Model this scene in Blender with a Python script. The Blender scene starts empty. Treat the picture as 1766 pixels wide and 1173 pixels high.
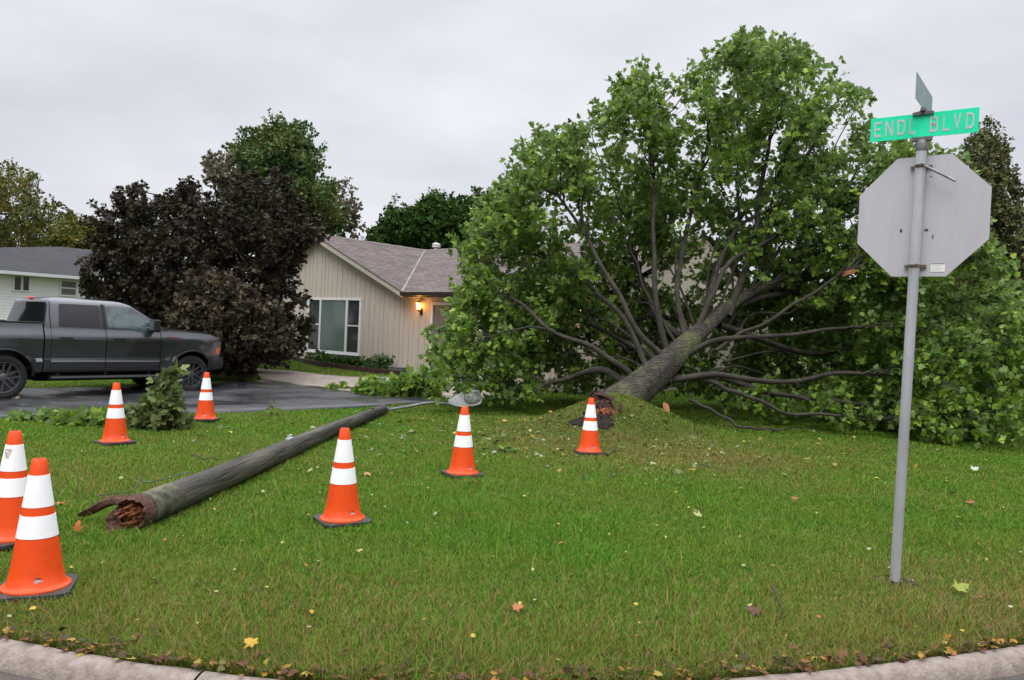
import bpy, bmesh, math, random
import numpy as np
from mathutils import Vector, Matrix, noise as mnoise

random.seed(7)
rng = np.random.default_rng(11)
S = bpy.context.scene
COL = S.collection
rad = math.radians

# ------------------------------------------------------------------ camera
FPX, CX, CY = 1347.0, 883.0, 586.5
ROLL, PITCH, CAMZ = rad(2.5), rad(0.49), 1.5
_F = np.array([0, math.cos(PITCH), -math.sin(PITCH)])
_U0 = np.array([0, math.sin(PITCH), math.cos(PITCH)])
_R0 = np.array([1.0, 0, 0])
_R = math.cos(ROLL) * _R0 + math.sin(ROLL) * _U0
_U = math.cos(ROLL) * _U0 - math.sin(ROLL) * _R0
cam_d = bpy.data.cameras.new("camera")
cam_d.sensor_fit = 'HORIZONTAL'
cam_d.sensor_width = 23.6
cam_d.lens = 18.0
cam_d.clip_start = 0.05
cam_d.clip_end = 2000
cam = bpy.data.objects.new("camera", cam_d)
cam.matrix_world = Matrix(((_R[0], _U[0], -_F[0], 0), (_R[1], _U[1], -_F[1], 0), (_R[2], _U[2], -_F[2], CAMZ), (0, 0, 0, 1)))
COL.objects.link(cam)
S.camera = cam

# ------------------------------------------------------------------ light
S.view_settings.view_transform = 'Standard'
S.view_settings.look = 'None'
S.view_settings.gamma = 1.0
S.view_settings.exposure = 0.68
W = bpy.data.worlds.new("World")
S.world = W
W.use_nodes = True
nt = W.node_tree
nt.nodes.clear()
SUN_EL, SUN_AZ = 52.0, 200.0
out = nt.nodes.new('ShaderNodeOutputWorld')
bg = nt.nodes.new('ShaderNodeBackground')
bg.inputs['Strength'].default_value = 0.1
sky = nt.nodes.new('ShaderNodeTexSky')
sky.sky_type = 'NISHITA'
sky.sun_disc = False
sky.sun_elevation = rad(SUN_EL)
sky.sun_rotation = rad(SUN_AZ)
tc = nt.nodes.new('ShaderNodeTexCoord')
mp = nt.nodes.new('ShaderNodeMapping')
mp.inputs['Scale'].default_value = (1.3, 1.3, 3.2)
nz = nt.nodes.new('ShaderNodeTexNoise')
nz.inputs['Scale'].default_value = 1.9
nz.inputs['Detail'].default_value = 5
nz.inputs['Roughness'].default_value = 0.5
cr = nt.nodes.new('ShaderNodeValToRGB')
cr.color_ramp.elements[0].position = 0.33
cr.color_ramp.elements[0].color = (4.2, 4.27, 4.65, 1)
cr.color_ramp.elements[1].position = 0.66
cr.color_ramp.elements[1].color = (5.6, 5.63, 5.92, 1)
sx = nt.nodes.new('ShaderNodeSeparateXYZ')
mr = nt.nodes.new('ShaderNodeMapRange')          # an overcast sky is brightest overhead
mr.inputs['From Min'].default_value = 0.42
mr.inputs['From Max'].default_value = 1.0
mr.inputs['To Min'].default_value = 1.0
mr.inputs['To Max'].default_value = 4.3
ml = nt.nodes.new('ShaderNodeVectorMath')
ml.operation = 'SCALE'
mx = nt.nodes.new('ShaderNodeMix')
mx.data_type = 'RGBA'
mx.inputs[0].default_value = 0.95
L = nt.links.new
L(tc.outputs['Generated'], mp.inputs['Vector'])
L(mp.outputs['Vector'], nz.inputs['Vector'])
L(nz.outputs['Fac'], cr.inputs['Fac'])
L(tc.outputs['Generated'], sx.inputs[0])
L(sx.outputs['Z'], mr.inputs['Value'])
L(cr.outputs['Color'], ml.inputs[0])
L(mr.outputs['Result'], ml.inputs['Scale'])
L(sky.outputs['Color'], mx.inputs[6])
L(ml.outputs['Vector'], mx.inputs[7])
L(mx.outputs[2], bg.inputs['Color'])
L(bg.outputs['Background'], out.inputs['Surface'])
sd = bpy.data.lights.new("sun", 'SUN')
sd.energy = 0.9
sd.angle = rad(30)
sd.color = (1.0, 0.97, 0.93)
so = bpy.data.objects.new("sun", sd)
a, e = rad(SUN_AZ), rad(SUN_EL)
sdir = Vector((math.sin(a) * math.cos(e), math.cos(a) * math.cos(e), math.sin(e)))
so.rotation_euler = sdir.to_track_quat('Z', 'Y').to_euler()
so.location = (0, -5, 30)
COL.objects.link(so)


# ------------------------------------------------------------------ measuring helpers
def ray(px, py):
    return _F * FPX + _R * (px - CX) - _U * (py - CY)


def P(px, py, D):
    d = ray(px, py)
    return np.array([0, 0, CAMZ]) + d * (D / d[1])


def sstep(a, b, x):
    t = np.clip((x - a) / (b - a), 0, 1)
    return t * t * (3 - 2 * t)


MOUND = (1.72, 12.35)


def terrain(x, y):
    x = np.asarray(x, float)
    y = np.asarray(y, float)
    z = 0.22 * sstep(19, 26, y)
    z = z - 0.11 * np.exp(-(((x + 8.5) / 3.2) ** 2 + ((y - 15) / 3.2) ** 2) ** 1.0)
    dx, dy = x - MOUND[0], y - MOUND[1]
    lump = 1 + 0.18 * np.sin(dx * 3.1 + 1) * np.sin(dy * 3.7)
    z = z + 0.47 * lump * np.exp(-((dx / 0.98) ** 2 + (dy / 0.62) ** 2))
    z = z + 0.12 * np.exp(-((dx / 2.0) ** 2 + (dy / 1.3) ** 2))
    z = z + 0.012 * np.sin(x * 2.3 + 1.7 * np.sin(y * 1.9)) * np.sin(y * 2.7 + x) * sstep(3.6, 4.5, y)
    z = z + 0.015 * np.sin(x * 1.3 + 0.7) * np.sin(y * 1.1) * sstep(3.5, 6, y)
    return z


def G(px, py):
    """where the ray of that picture point meets the ground"""
    d = ray(px, py) / 1347.0
    t = 2.0
    h = lambda t_: CAMZ + d[2] * t_ - float(terrain(d[0] * t_, min(d[1] * t_, 60)))
    while h(t) > 0 and t < 400:
        t += 0.05 if t < 40 else 1.0
    a_, b_ = t - (0.05 if t < 40 else 1.0), t
    for _ in range(20):
        m_ = (a_ + b_) / 2
        if h(m_) > 0:
            a_ = m_
        else:
            b_ = m_
    return np.array([d[0] * b_, d[1] * b_, CAMZ + d[2] * b_])


def kerb_y(x):
    x = np.asarray(x, float)
    d = x + 0.45
    return 3.25 + np.sqrt((0.45 * d) ** 2 + 0.9 ** 2) - 0.9


# ------------------------------------------------------------------ materials
MATS = {}


def mat(name, color, rough=0.6, metal=0.0, var=None, scale=8.0, bump=0.0, bscale=None, spec=None, detail=6, coat=0.0,
        stretch=None, emit=None, estr=0.0, alpha=None, pos=(0.35, 0.65)):
    """principled material; var = second colour mixed in by noise"""
    m = bpy.data.materials.new(name)
    m.use_nodes = True
    n = m.node_tree
    b = n.nodes['Principled BSDF']
    b.inputs['Base Color'].default_value = (*color, 1)
    b.inputs['Roughness'].default_value = rough
    b.inputs['Metallic'].default_value = metal
    b.inputs['Coat Weight'].default_value = coat
    if spec is not None:
        b.inputs['Specular IOR Level'].default_value = spec
    if emit:
        b.inputs['Emission Color'].default_value = (*emit, 1)
        b.inputs['Emission Strength'].default_value = estr
    if var is not None or bump:
        t = n.nodes.new('ShaderNodeTexCoord')
        mpn = n.nodes.new('ShaderNodeMapping')
        if stretch:
            mpn.inputs['Scale'].default_value = stretch
        n.links.new(t.outputs['Object'], mpn.inputs['Vector'])
    if var is not None:
        z = n.nodes.new('ShaderNodeTexNoise')
        z.inputs['Scale'].default_value = scale
        z.inputs['Detail'].default_value = detail
        z.inputs['Roughness'].default_value = 0.65
        r = n.nodes.new('ShaderNodeValToRGB')
        r.color_ramp.elements[0].position = pos[0]
        r.color_ramp.elements[0].color = (*color, 1)
        r.color_ramp.elements[1].position = pos[1]
        r.color_ramp.elements[1].color = (*var, 1)
        n.links.new(mpn.outputs['Vector'], z.inputs['Vector'])
        n.links.new(z.outputs['Fac'], r.inputs['Fac'])
        n.links.new(r.outputs['Color'], b.inputs['Base Color'])
    if bump:
        z2 = n.nodes.new('ShaderNodeTexNoise')
        z2.inputs['Scale'].default_value = bscale or scale * 3
        z2.inputs['Detail'].default_value = 6
        n.links.new(mpn.outputs['Vector'], z2.inputs['Vector'])
        bp = n.nodes.new('ShaderNodeBump')
        bp.inputs['Strength'].default_value = bump
        bp.inputs['Distance'].default_value = 0.02
        n.links.new(z2.outputs['Fac'], bp.inputs['Height'])
        n.links.new(bp.outputs['Normal'], b.inputs['Normal'])
    MATS[name] = m
    return m


def leaf_mat(name, cols, under=None, rough=0.45, trans=0.3, patch=None, pscale=1.0, spec=0.3):
    """cols: list of (position, colour) over the per-leaf random attribute"""
    m = bpy.data.materials.new(name)
    m.use_nodes = True
    n = m.node_tree
    b = n.nodes['Principled BSDF']
    b.inputs['Roughness'].default_value = rough
    b.inputs['Specular IOR Level'].default_value = spec
    at = n.nodes.new('ShaderNodeAttribute')
    at.attribute_name = 'rnd'
    r = n.nodes.new('ShaderNodeValToRGB')
    el = r.color_ramp.elements
    while len(el) > 1:
        el.remove(el[-1])
    el[0].position = cols[0][0]
    el[0].color = (*cols[0][1], 1)
    for p, c in cols[1:]:
        k = el.new(p)
        k.color = (*c, 1)
    n.links.new(at.outputs['Fac'], r.inputs['Fac'])
    src = r.outputs['Color']
    if patch:
        t = n.nodes.new('ShaderNodeTexCoord')
        z = n.nodes.new('ShaderNodeTexNoise')
        z.inputs['Scale'].default_value = pscale
        z.inputs['Detail'].default_value = 3
        n.links.new(t.outputs['Object'], z.inputs['Vector'])
        rr = n.nodes.new('ShaderNodeMapRange')
        rr.inputs['From Min'].default_value = 0.47
        rr.inputs['From Max'].default_value = 0.62
        rr.inputs['To Max'].default_value = patch[1]
        n.links.new(z.outputs['Fac'], rr.inputs['Value'])
        x = n.nodes.new('ShaderNodeMix')
        x.data_type = 'RGBA'
        n.links.new(rr.outputs['Result'], x.inputs[0])
        n.links.new(src, x.inputs[6])
        x.inputs[7].default_value = (*patch[0], 1)
        src = x.outputs[2]
    if under:
        g = n.nodes.new('ShaderNodeNewGeometry')
        x = n.nodes.new('ShaderNodeMix')
        x.data_type = 'RGBA'
        mm = n.nodes.new('ShaderNodeMath')
        mm.operation = 'MULTIPLY'
        mm.inputs[1].default_value = 0.75
        n.links.new(g.outputs['Backfacing'], mm.inputs[0])
        n.links.new(mm.outputs[0], x.inputs[0])
        n.links.new(src, x.inputs[6])
        x.inputs[7].default_value = (*under, 1)
        src = x.outputs[2]
    n.links.new(src, b.inputs['Base Color'])
    if trans:
        tr = n.nodes.new('ShaderNodeBsdfTranslucent')
        n.links.new(src, tr.inputs['Color'])
        mxs = n.nodes.new('ShaderNodeMixShader')
        mxs.inputs[0].default_value = trans
        n.links.new(b.outputs[0], mxs.inputs[1])
        n.links.new(tr.outputs[0], mxs.inputs[2])
        n.links.new(mxs.outputs[0], n.nodes['Material Output'].inputs['Surface'])
    MATS[name] = m
    return m


# ------------------------------------------------------------------ object helpers
def tag(o, label=None, cat=None, group=None, kind=None):
    if label:
        o['label'] = label
    if cat:
        o['category'] = cat
    if group:
        o['group'] = group
    if kind:
        o['kind'] = kind
    return o


def thing(name, label, cat, loc=(0, 0, 0), rotz=0.0, group=None):
    o = bpy.data.objects.new(name, None)
    o.empty_display_size = 0.2
    COL.objects.link(o)
    o.location = tuple(float(v) for v in loc)
    o.rotation_euler = (0, 0, rotz)
    return tag(o, label, cat, group)


def link(name, me, m, parent=None):
    o = bpy.data.objects.new(name, me)
    COL.objects.link(o)
    if m:
        if isinstance(m, (list, tuple)):
            for k in m:
                me.materials.append(k)
        else:
            me.materials.append(m)
    if parent:
        o.parent = parent
    return o


def bulk(name, V, F, m, parent=None, smooth=False, rnd=None, off=None):
    """large numpy mesh; F is (n,k)"""
    V = np.asarray(V, np.float32)
    if off is not None:
        V = V - np.asarray(off, np.float32)
    F = np.asarray(F, np.int32)
    me = bpy.data.meshes.new(name)
    k = F.shape[1]
    me.vertices.add(len(V))
    me.vertices.foreach_set('co', V.ravel())
    me.loops.add(F.size)
    me.loops.foreach_set('vertex_index', F.ravel())
    me.polygons.add(len(F))
    me.polygons.foreach_set('loop_start', np.arange(0, F.size, k, dtype=np.int32))
    if smooth:
        me.polygons.foreach_set('use_smooth', np.ones(len(F), bool))
    if rnd is not None:
        at = me.attributes.new('rnd', 'FLOAT', 'POINT')
        at.data.foreach_set('value', np.asarray(rnd, np.float32))
    me.update(calc_edges=True)
    return link(name, me, m, parent)


class MB:
    def __init__(self):
        self.v, self.f, self.uv = [], [], {}

    def add(self, verts, faces, M=None):
        b = len(self.v)
        for p in verts:
            p = Vector([float(c) for c in p])
            if M is not None:
                p = M @ p
            self.v.append(p)
        for f in faces:
            self.f.append([b + i for i in f])
        return self

    def box(self, lo, hi, M=None):
        x0, y0, z0 = lo
        x1, y1, z1 = hi
        return self.add([(x0, y0, z0), (x1, y0, z0), (x1, y1, z0), (x0, y1, z0), (x0, y0, z1), (x1, y0, z1), (x1, y1, z1), (x0, y1, z1)],
                        [(0, 3, 2, 1), (4, 5, 6, 7), (0, 1, 5, 4), (1, 2, 6, 5), (2, 3, 7, 6), (3, 0, 4, 7)], M)

    def prism(self, poly, axis, a, b, M=None):
        """poly of 2D points extruded along axis between a and b"""
        def c(p, t):
            if axis == 'x':
                return (t, p[0], p[1])
            if axis == 'y':
                return (p[0], t, p[1])
            return (p[0], p[1], t)
        n = len(poly)
        vs = [c(p, a) for p in poly] + [c(p, b) for p in poly]
        fs = [list(range(n))[::-1], list(range(n, 2 * n))] + [(i, (i + 1) % n, n + (i + 1) % n, n + i) for i in range(n)]
        return self.add(vs, fs, M)

    def lathe(self, prof, n=32, M=None, caps=True):
        vs, fs = [], []
        for r, z in prof:
            for i in range(n):
                t = 2 * math.pi * i / n
                vs.append((r * math.cos(t), r * math.sin(t), z))
        for j in range(len(prof) - 1):
            for i in range(n):
                k = (i + 1) % n
                fs.append((j * n + i, j * n + k, (j + 1) * n + k, (j + 1) * n + i))
        if caps:
            fs.append(tuple(range(n))[::-1])
            fs.append(tuple(range((len(prof) - 1) * n, len(prof) * n)))
        return self.add(vs, fs, M)

    def tube(self, pts, radii, n=8, M=None, caps=True):
        v, f = tube(pts, radii, n)
        fs = [tuple(q) for q in f]
        if caps:
            fs += [tuple(range(n))[::-1], tuple(range(len(v) - n, len(v)))]
        return self.add(v, fs, M)

    def build(self, name, m, parent=None, smooth=False, off=None, bevel=0.0, auto=None, seg=2):
        me = bpy.data.meshes.new(name)
        o3 = Vector([float(c) for c in off]) if off is not None else Vector()
        me.from_pydata([p - o3 for p in self.v], [], self.f)
        bm = bmesh.new()
        bm.from_mesh(me)
        bmesh.ops.recalc_face_normals(bm, faces=bm.faces[:])
        if bevel:
            ed = [e for e in bm.edges if len(e.link_faces) == 2 and e.calc_face_angle(0) > 0.5]
            bmesh.ops.bevel(bm, geom=ed, offset=bevel, segments=seg, affect='EDGES', profile=0.6)
        for f in bm.faces:
            f.smooth = bool(smooth or auto)
        if auto:
            for e in bm.edges:
                e.smooth = not (len(e.link_faces) == 2 and e.calc_face_angle(0) > rad(auto))
        bm.to_mesh(me)
        bm.free()
        return link(name, me, m, parent)


def tube(pts, radii, n=8, wob=0.0):
    pts = np.asarray(pts, float)
    K = len(pts)
    radii = np.broadcast_to(np.asarray(radii, float), (K,))
    T = np.gradient(pts, axis=0)
    T /= np.linalg.norm(T, axis=1)[:, None] + 1e-9
    ref = np.array([0, 0, 1.0]) if abs(T[0][2]) < 0.9 else np.array([1.0, 0, 0])
    u = np.cross(T[0], ref)
    u /= np.linalg.norm(u)
    V = np.zeros((K, n, 3))
    an = np.arange(n) * 2 * math.pi / n
    for i in range(K):
        u = u - T[i] * np.dot(u, T[i])
        u /= np.linalg.norm(u) + 1e-9
        w = np.cross(T[i], u)
        rr = radii[i] * (1 + (wob * (np.sin(an * 3 + i * 0.35) * 0.5 + np.sin(an * 5 + 1 + i * 0.2) * 0.5) if wob else 0))
        V[i] = pts[i] + (np.cos(an) * rr)[:, None] * u + (np.sin(an) * rr)[:, None] * w
    idx = np.arange(K * n).reshape(K, n)
    a_, b_ = idx[:-1], idx[1:]
    F = np.stack([a_, np.roll(a_, -1, 1), np.roll(b_, -1, 1), b_], -1).reshape(-1, 4)
    return V.reshape(-1, 3), F


def smooth_line(pts, n):
    """Catmull-Rom resample"""
    p = np.asarray(pts, float)
    p = np.vstack([2 * p[0] - p[1], p, 2 * p[-1] - p[-2]])
    outp = []
    segs = len(p) - 3
    ts = np.linspace(0, segs, n)
    for t in ts:
        i = min(int(t), segs - 1)
        s = t - i
        a_, b_, c_, d_ = p[i:i + 4]
        outp.append(0.5 * ((2 * b_) + (-a_ + c_) * s + (2 * a_ - 5 * b_ + 4 * c_ - d_) * s * s + (-a_ + 3 * b_ - 3 * c_ + d_) * s ** 3))
    return np.array(outp)


def dup(root, loc, rotz=0.0, label=None, group=None):
    r = root.copy()
    COL.objects.link(r)
    r.location = tuple(float(v) for v in loc)
    r.rotation_euler = (root.rotation_euler[0], root.rotation_euler[1], rotz)
    if label:
        r['label'] = label
    if group:
        r['group'] = group
    for ch in list(root.children):
        c = ch.copy()
        COL.objects.link(c)
        c.parent = r
        for g in list(ch.children):
            d = g.copy()
            COL.objects.link(d)
            d.parent = c
    return r


def inpoly(px, py, poly):
    px = np.asarray(px)
    py = np.asarray(py)
    c = np.zeros(px.shape, bool)
    n = len(poly)
    for i in range(n):
        x0, y0 = poly[i]
        x1, y1 = poly[(i + 1) % n]
        if y0 == y1:
            continue
        hit = ((y0 > py) != (y1 > py)) & (px < (x1 - x0) * (py - y0) / (y1 - y0) + x0)
        c ^= hit
    return c


# ------------------------------------------------------------------ common materials
M_bark = mat('bark', (0.035, 0.030, 0.026), 0.9, var=(0.10, 0.088, 0.072), scale=14, bump=1.0, bscale=30, stretch=(1, 1, 1))
M_dark = mat('dark_bark', (0.022, 0.018, 0.015), 0.9, var=(0.05, 0.042, 0.035), scale=10)

# ================================================================== GROUND
def ground_material():
    m = bpy.data.materials.new('turf_soil')
    m.use_nodes = True
    n = m.node_tree
    b = n.nodes['Principled BSDF']
    b.inputs['Roughness'].default_value = 0.95
    b.inputs['Specular IOR Level'].default_value = 0.08
    t = n.nodes.new('ShaderNodeTexCoord')
    z = n.nodes.new('ShaderNodeTexNoise')
    z.inputs['Scale'].default_value = 0.9
    z.inputs['Detail'].default_value = 8
    r = n.nodes.new('ShaderNodeValToRGB')
    e = r.color_ramp.elements
    e[0].position = 0.35
    e[0].color = (0.048, 0.082, 0.014, 1)
    e[1].position = 0.65
    e[1].color = (0.10, 0.12, 0.030, 1)
    z2 = n.nodes.new('ShaderNodeTexNoise')
    z2.inputs['Scale'].default_value = 22
    z2.inputs['Detail'].default_value = 6
    r2 = n.nodes.new('ShaderNodeValToRGB')
    r2.color_ramp.elements[0].position = 0.3
    r2.color_ramp.elements[0].color = (0.35, 0.35, 0.3, 1)
    r2.color_ramp.elements[1].position = 0.7
    r2.color_ramp.elements[1].color = (1.2, 1.2, 1.1, 1)
    x = n.nodes.new('ShaderNodeMix')
    x.data_type = 'RGBA'
    x.blend_type = 'MULTIPLY'
    x.inputs[0].default_value = 1
    n.links.new(t.outputs['Object'], z.inputs['Vector'])
    n.links.new(t.outputs['Object'], z2.inputs['Vector'])
    n.links.new(z.outputs['Fac'], r.inputs['Fac'])
    n.links.new(z2.outputs['Fac'], r2.inputs['Fac'])
    n.links.new(r.outputs['Color'], x.inputs[6])
    n.links.new(r2.outputs['Color'], x.inputs[7])
    n.links.new(x.outputs[2], b.inputs['Base Color'])
    return m


M_turf = ground_material()
xs = np.concatenate([-np.geomspace(400, 14.5, 26), np.arange(-14, 14.01, 0.16), np.geomspace(14.5, 400, 26)])
ts = np.concatenate([np.arange(0, 12, 0.14), np.arange(12, 32, 0.4), np.geomspace(32, 500, 24)])
X, Tt = np.meshgrid(xs, ts)
Xc = np.clip(X, -60, 60)
Yk = kerb_y(Xc)
Y = Yk + Tt
Z = terrain(X, Y)
Z[0] = -0.012
Z[1] = Z[1] * 0.5 + 0.004
nx_, ny_ = len(xs), len(ts)
idx = np.arange(nx_ * ny_).reshape(ny_, nx_)
Fq = np.stack([idx[:-1, :-1], idx[:-1, 1:], idx[1:, 1:], idx[1:, :-1]], -1).reshape(-1, 4)
lawn = bulk('lawn', np.stack([X, Y, Z], -1).reshape(-1, 3), Fq, M_turf, smooth=True)
tag(lawn, 'sloping front lawn of patchy green and dry brown turf', 'lawn', kind='structure')

# kerb: rolled concrete strip following the corner
M_conc = mat('kerb_concrete', (0.19, 0.150, 0.125), 0.85, var=(0.30, 0.25, 0.215), scale=18, bump=0.5, bscale=60)
M_asph = mat('road_asphalt', (0.050, 0.040, 0.034), 0.7, var=(0.10, 0.080, 0.068), scale=5, bump=0.6, bscale=160)
prof = [(0.0, -0.15), (0.0, 0.0), (0.012, 0.008), (0.04, 0.010), (0.06, 0.008), (0.08, 0.0), (0.098, -0.015), (0.115, -0.04), (0.125, -0.065), (0.135, -0.10), (0.135, -0.2)]
kx = np.arange(-30, 30, 0.09)
ky = kerb_y(kx)
tx = np.gradient(kx)
ty = np.gradient(ky)
ln = np.hypot(tx, ty)
nxx, nyy = ty / ln, -tx / ln
arc = np.concatenate([[0], np.cumsum(np.hypot(np.diff(kx), np.diff(ky)))])
V = []
for i in range(len(kx)):
    near = abs(kx[i]) < 5
    for j, (o_, z_) in enumerate(prof):
        w = 0.006 * mnoise.noise(Vector((kx[i] * 4, j * 0.7, 1))) if near else 0
        w2 = 0.012 * mnoise.noise(Vector((kx[i] * 9, 3.3, j * .5))) if j in (1, 2) and near else 0
        V.append((kx[i] + nxx[i] * (o_ + w2), ky[i] + nyy[i] * (o_ + w2), z_ + w))
k = len(prof)
idx = np.arange(len(V)).reshape(-1, k)
seglen = 5.2
cuts = {}
A0 = float(np.interp(-1.24, kx, arc))
seg_id = np.floor((arc - A0) / seglen).astype(int)
Fk = []
for i in range(len(kx) - 1):
    if seg_id[i] != seg_id[i + 1]:
        continue
    for j in range(k - 1):
        Fk.append((idx[i, j], idx[i, j + 1], idx[i + 1, j + 1], idx[i + 1, j]))
V = np.array(V)
# pull the ends of neighbouring stones together so that only a thin open joint stays
for i in range(len(kx) - 1):
    if seg_id[i] != seg_id[i + 1]:
        a_, b_ = V[idx[i]].copy(), V[idx[i + 1]].copy()
        d_ = b_ - a_
        V[idx[i]] = a_ + d_ * 0.44
        V[idx[i + 1]] = b_ - d_ * 0.44
kerb = bulk('kerb', V, Fk, M_conc, smooth=True)
tag(kerb, 'rolled concrete kerb curving round the street corner', 'kerb', kind='structure')
Vj = []
for i in range(len(kx)):
    for (o_, z_) in [(0.01, -0.16), (0.012, -0.02), (0.07, -0.018), (0.11, -0.08), (0.12, -0.2)]:
        Vj.append((kx[i] + nxx[i] * o_, ky[i] + nyy[i] * o_, z_))
idx = np.arange(len(Vj)).reshape(-1, 5)
Fj = np.stack([idx[:-1, :-1], idx[:-1, 1:], idx[1:, 1:], idx[1:, :-1]], -1).reshape(-1, 4)
tag(bulk('kerb_bedding', Vj, Fj, mat('joint_dirt', (0.03, 0.024, 0.018), 1.0)), 'dark dirt in the joints of the kerb', 'kerb', kind='structure')
# road
Vr = []
offs = [0.08, 0.35, 1.2, 3, 8, 25, 80]
for i in range(0, len(kx), 3):
    for o_ in offs:
        Vr.append((kx[i] + (nxx[i] * o_ if o_ < 1 else 0.0), ky[i] + (nyy[i] * o_ if o_ < 1 else -o_ * 1.12), -0.076 + 0.003 * min(o_, 1)))
idx = np.arange(len(Vr)).reshape(-1, len(offs))
Fr = np.stack([idx[:-1, :-1], idx[:-1, 1:], idx[1:, 1:], idx[1:, :-1]], -1).reshape(-1, 4)
tag(bulk('road', Vr, Fr, M_asph, smooth=True), 'damp asphalt street at the corner', 'road', kind='structure')


# sheets laid on the terrain between two edges given along their length
def draped(name, A, B, m, lift, ncol=90, nrow=10, jag=0.0):
    A = np.array([G(*p)[:2] for p in A])
    B = np.array([G(*p)[:2] for p in B])

    def res(Q):
        s = np.concatenate([[0], np.cumsum(np.hypot(*np.diff(Q, axis=0).T))])
        t = np.linspace(0, s[-1], ncol)
        return np.stack([np.interp(t, s, Q[:, 0]), np.interp(t, s, Q[:, 1])], -1)
    a_, b_ = res(A), res(B)
    if jag:
        a_[:, 1] += jag * np.array([mnoise.noise(Vector((float(q[0]) * 3, 0, 5))) for q in a_])
        b_[:, 1] += jag * np.array([mnoise.noise(Vector((float(q[0]) * 3, 9, 5))) for q in b_])
    V = []
    for i in range(nrow):
        s = i / (nrow - 1)
        q = a_ * (1 - s) + b_ * s
        z = terrain(q[:, 0], q[:, 1]) + lift
        V.append(np.column_stack([q, z]))
    for q in (a_, b_):                       # skirts
        V.append(np.column_stack([q, terrain(q[:, 0], q[:, 1]) - 0.1]))
    V = np.array(V)
    order = [nrow] + list(range(nrow)) + [nrow + 1]
    V = V[order].reshape(-1, 3)
    idx = np.arange(len(V)).reshape(nrow + 2, ncol)
    F = np.stack([idx[:-1, :-1], idx[:-1, 1:], idx[1:, 1:], idx[1:, :-1]], -1).reshape(-1, 4)
    return bulk(name, V, F, m, smooth=True), a_, b_


def wet_material():
    m = mat('driveway_asphalt', (0.022, 0.023, 0.026), 0.5, var=(0.050, 0.051, 0.056), scale=1.6, bump=0.35, bscale=45)
    n = m.node_tree
    t = n.nodes.new('ShaderNodeTexCoord')
    z = n.nodes.new('ShaderNodeTexNoise')
    z.inputs['Scale'].default_value = 0.9
    z.inputs['Detail'].default_value = 4
    r = n.nodes.new('ShaderNodeMapRange')
    r.inputs['From Min'].default_value = 0.4
    r.inputs['From Max'].default_value = 0.62
    r.inputs['To Min'].default_value = 0.16
    r.inputs['To Max'].default_value = 0.6
    n.links.new(t.outputs['Object'], z.inputs['Vector'])
    n.links.new(z.outputs['Fac'], r.inputs['Value'])
    n.links.new(r.outputs['Result'], n.nodes['Principled BSDF'].inputs['Roughness'])
    return m


near_edge = [(-420, 745), (-200, 734), (0, 722), (200, 719), (400, 713), (560, 706), (640, 702), (725, 697), (760, 693)]
far_edge = [(-420, 668), (-200, 670), (0, 673), (120, 671), (240, 667), (380, 662), (450, 658), (500, 664), (590, 676), (680, 684), (760, 690)]
dw, dA, dB = draped('driveway', near_edge, far_edge, wet_material(), 0.03)
tag(dw, 'wet black asphalt driveway under the pickup', 'driveway', kind='structure')
M_walk = mat('walk_concrete', (0.20, 0.165, 0.135), 0.8, var=(0.30, 0.26, 0.22), scale=3, bump=0.3)
wk, wA, wB = draped('walkway', [(452, 657), (500, 662), (590, 674), (690, 683), (800, 689), (900, 693)],
                    [(436, 636), (500, 641), (560, 648), (640, 652), (720, 651), (860, 655)], M_walk, 0.025)
tag(wk, 'pale tan concrete walkway leading to the front door', 'walkway', kind='structure')

# bare soil patches by the mound are part of the turf's wear: small flat sheets of earth
M_soil = mat('bare_soil', (0.07, 0.055, 0.04), 0.95, var=(0.14, 0.115, 0.085), scale=12, bump=0.8)
print('ground done')

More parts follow.
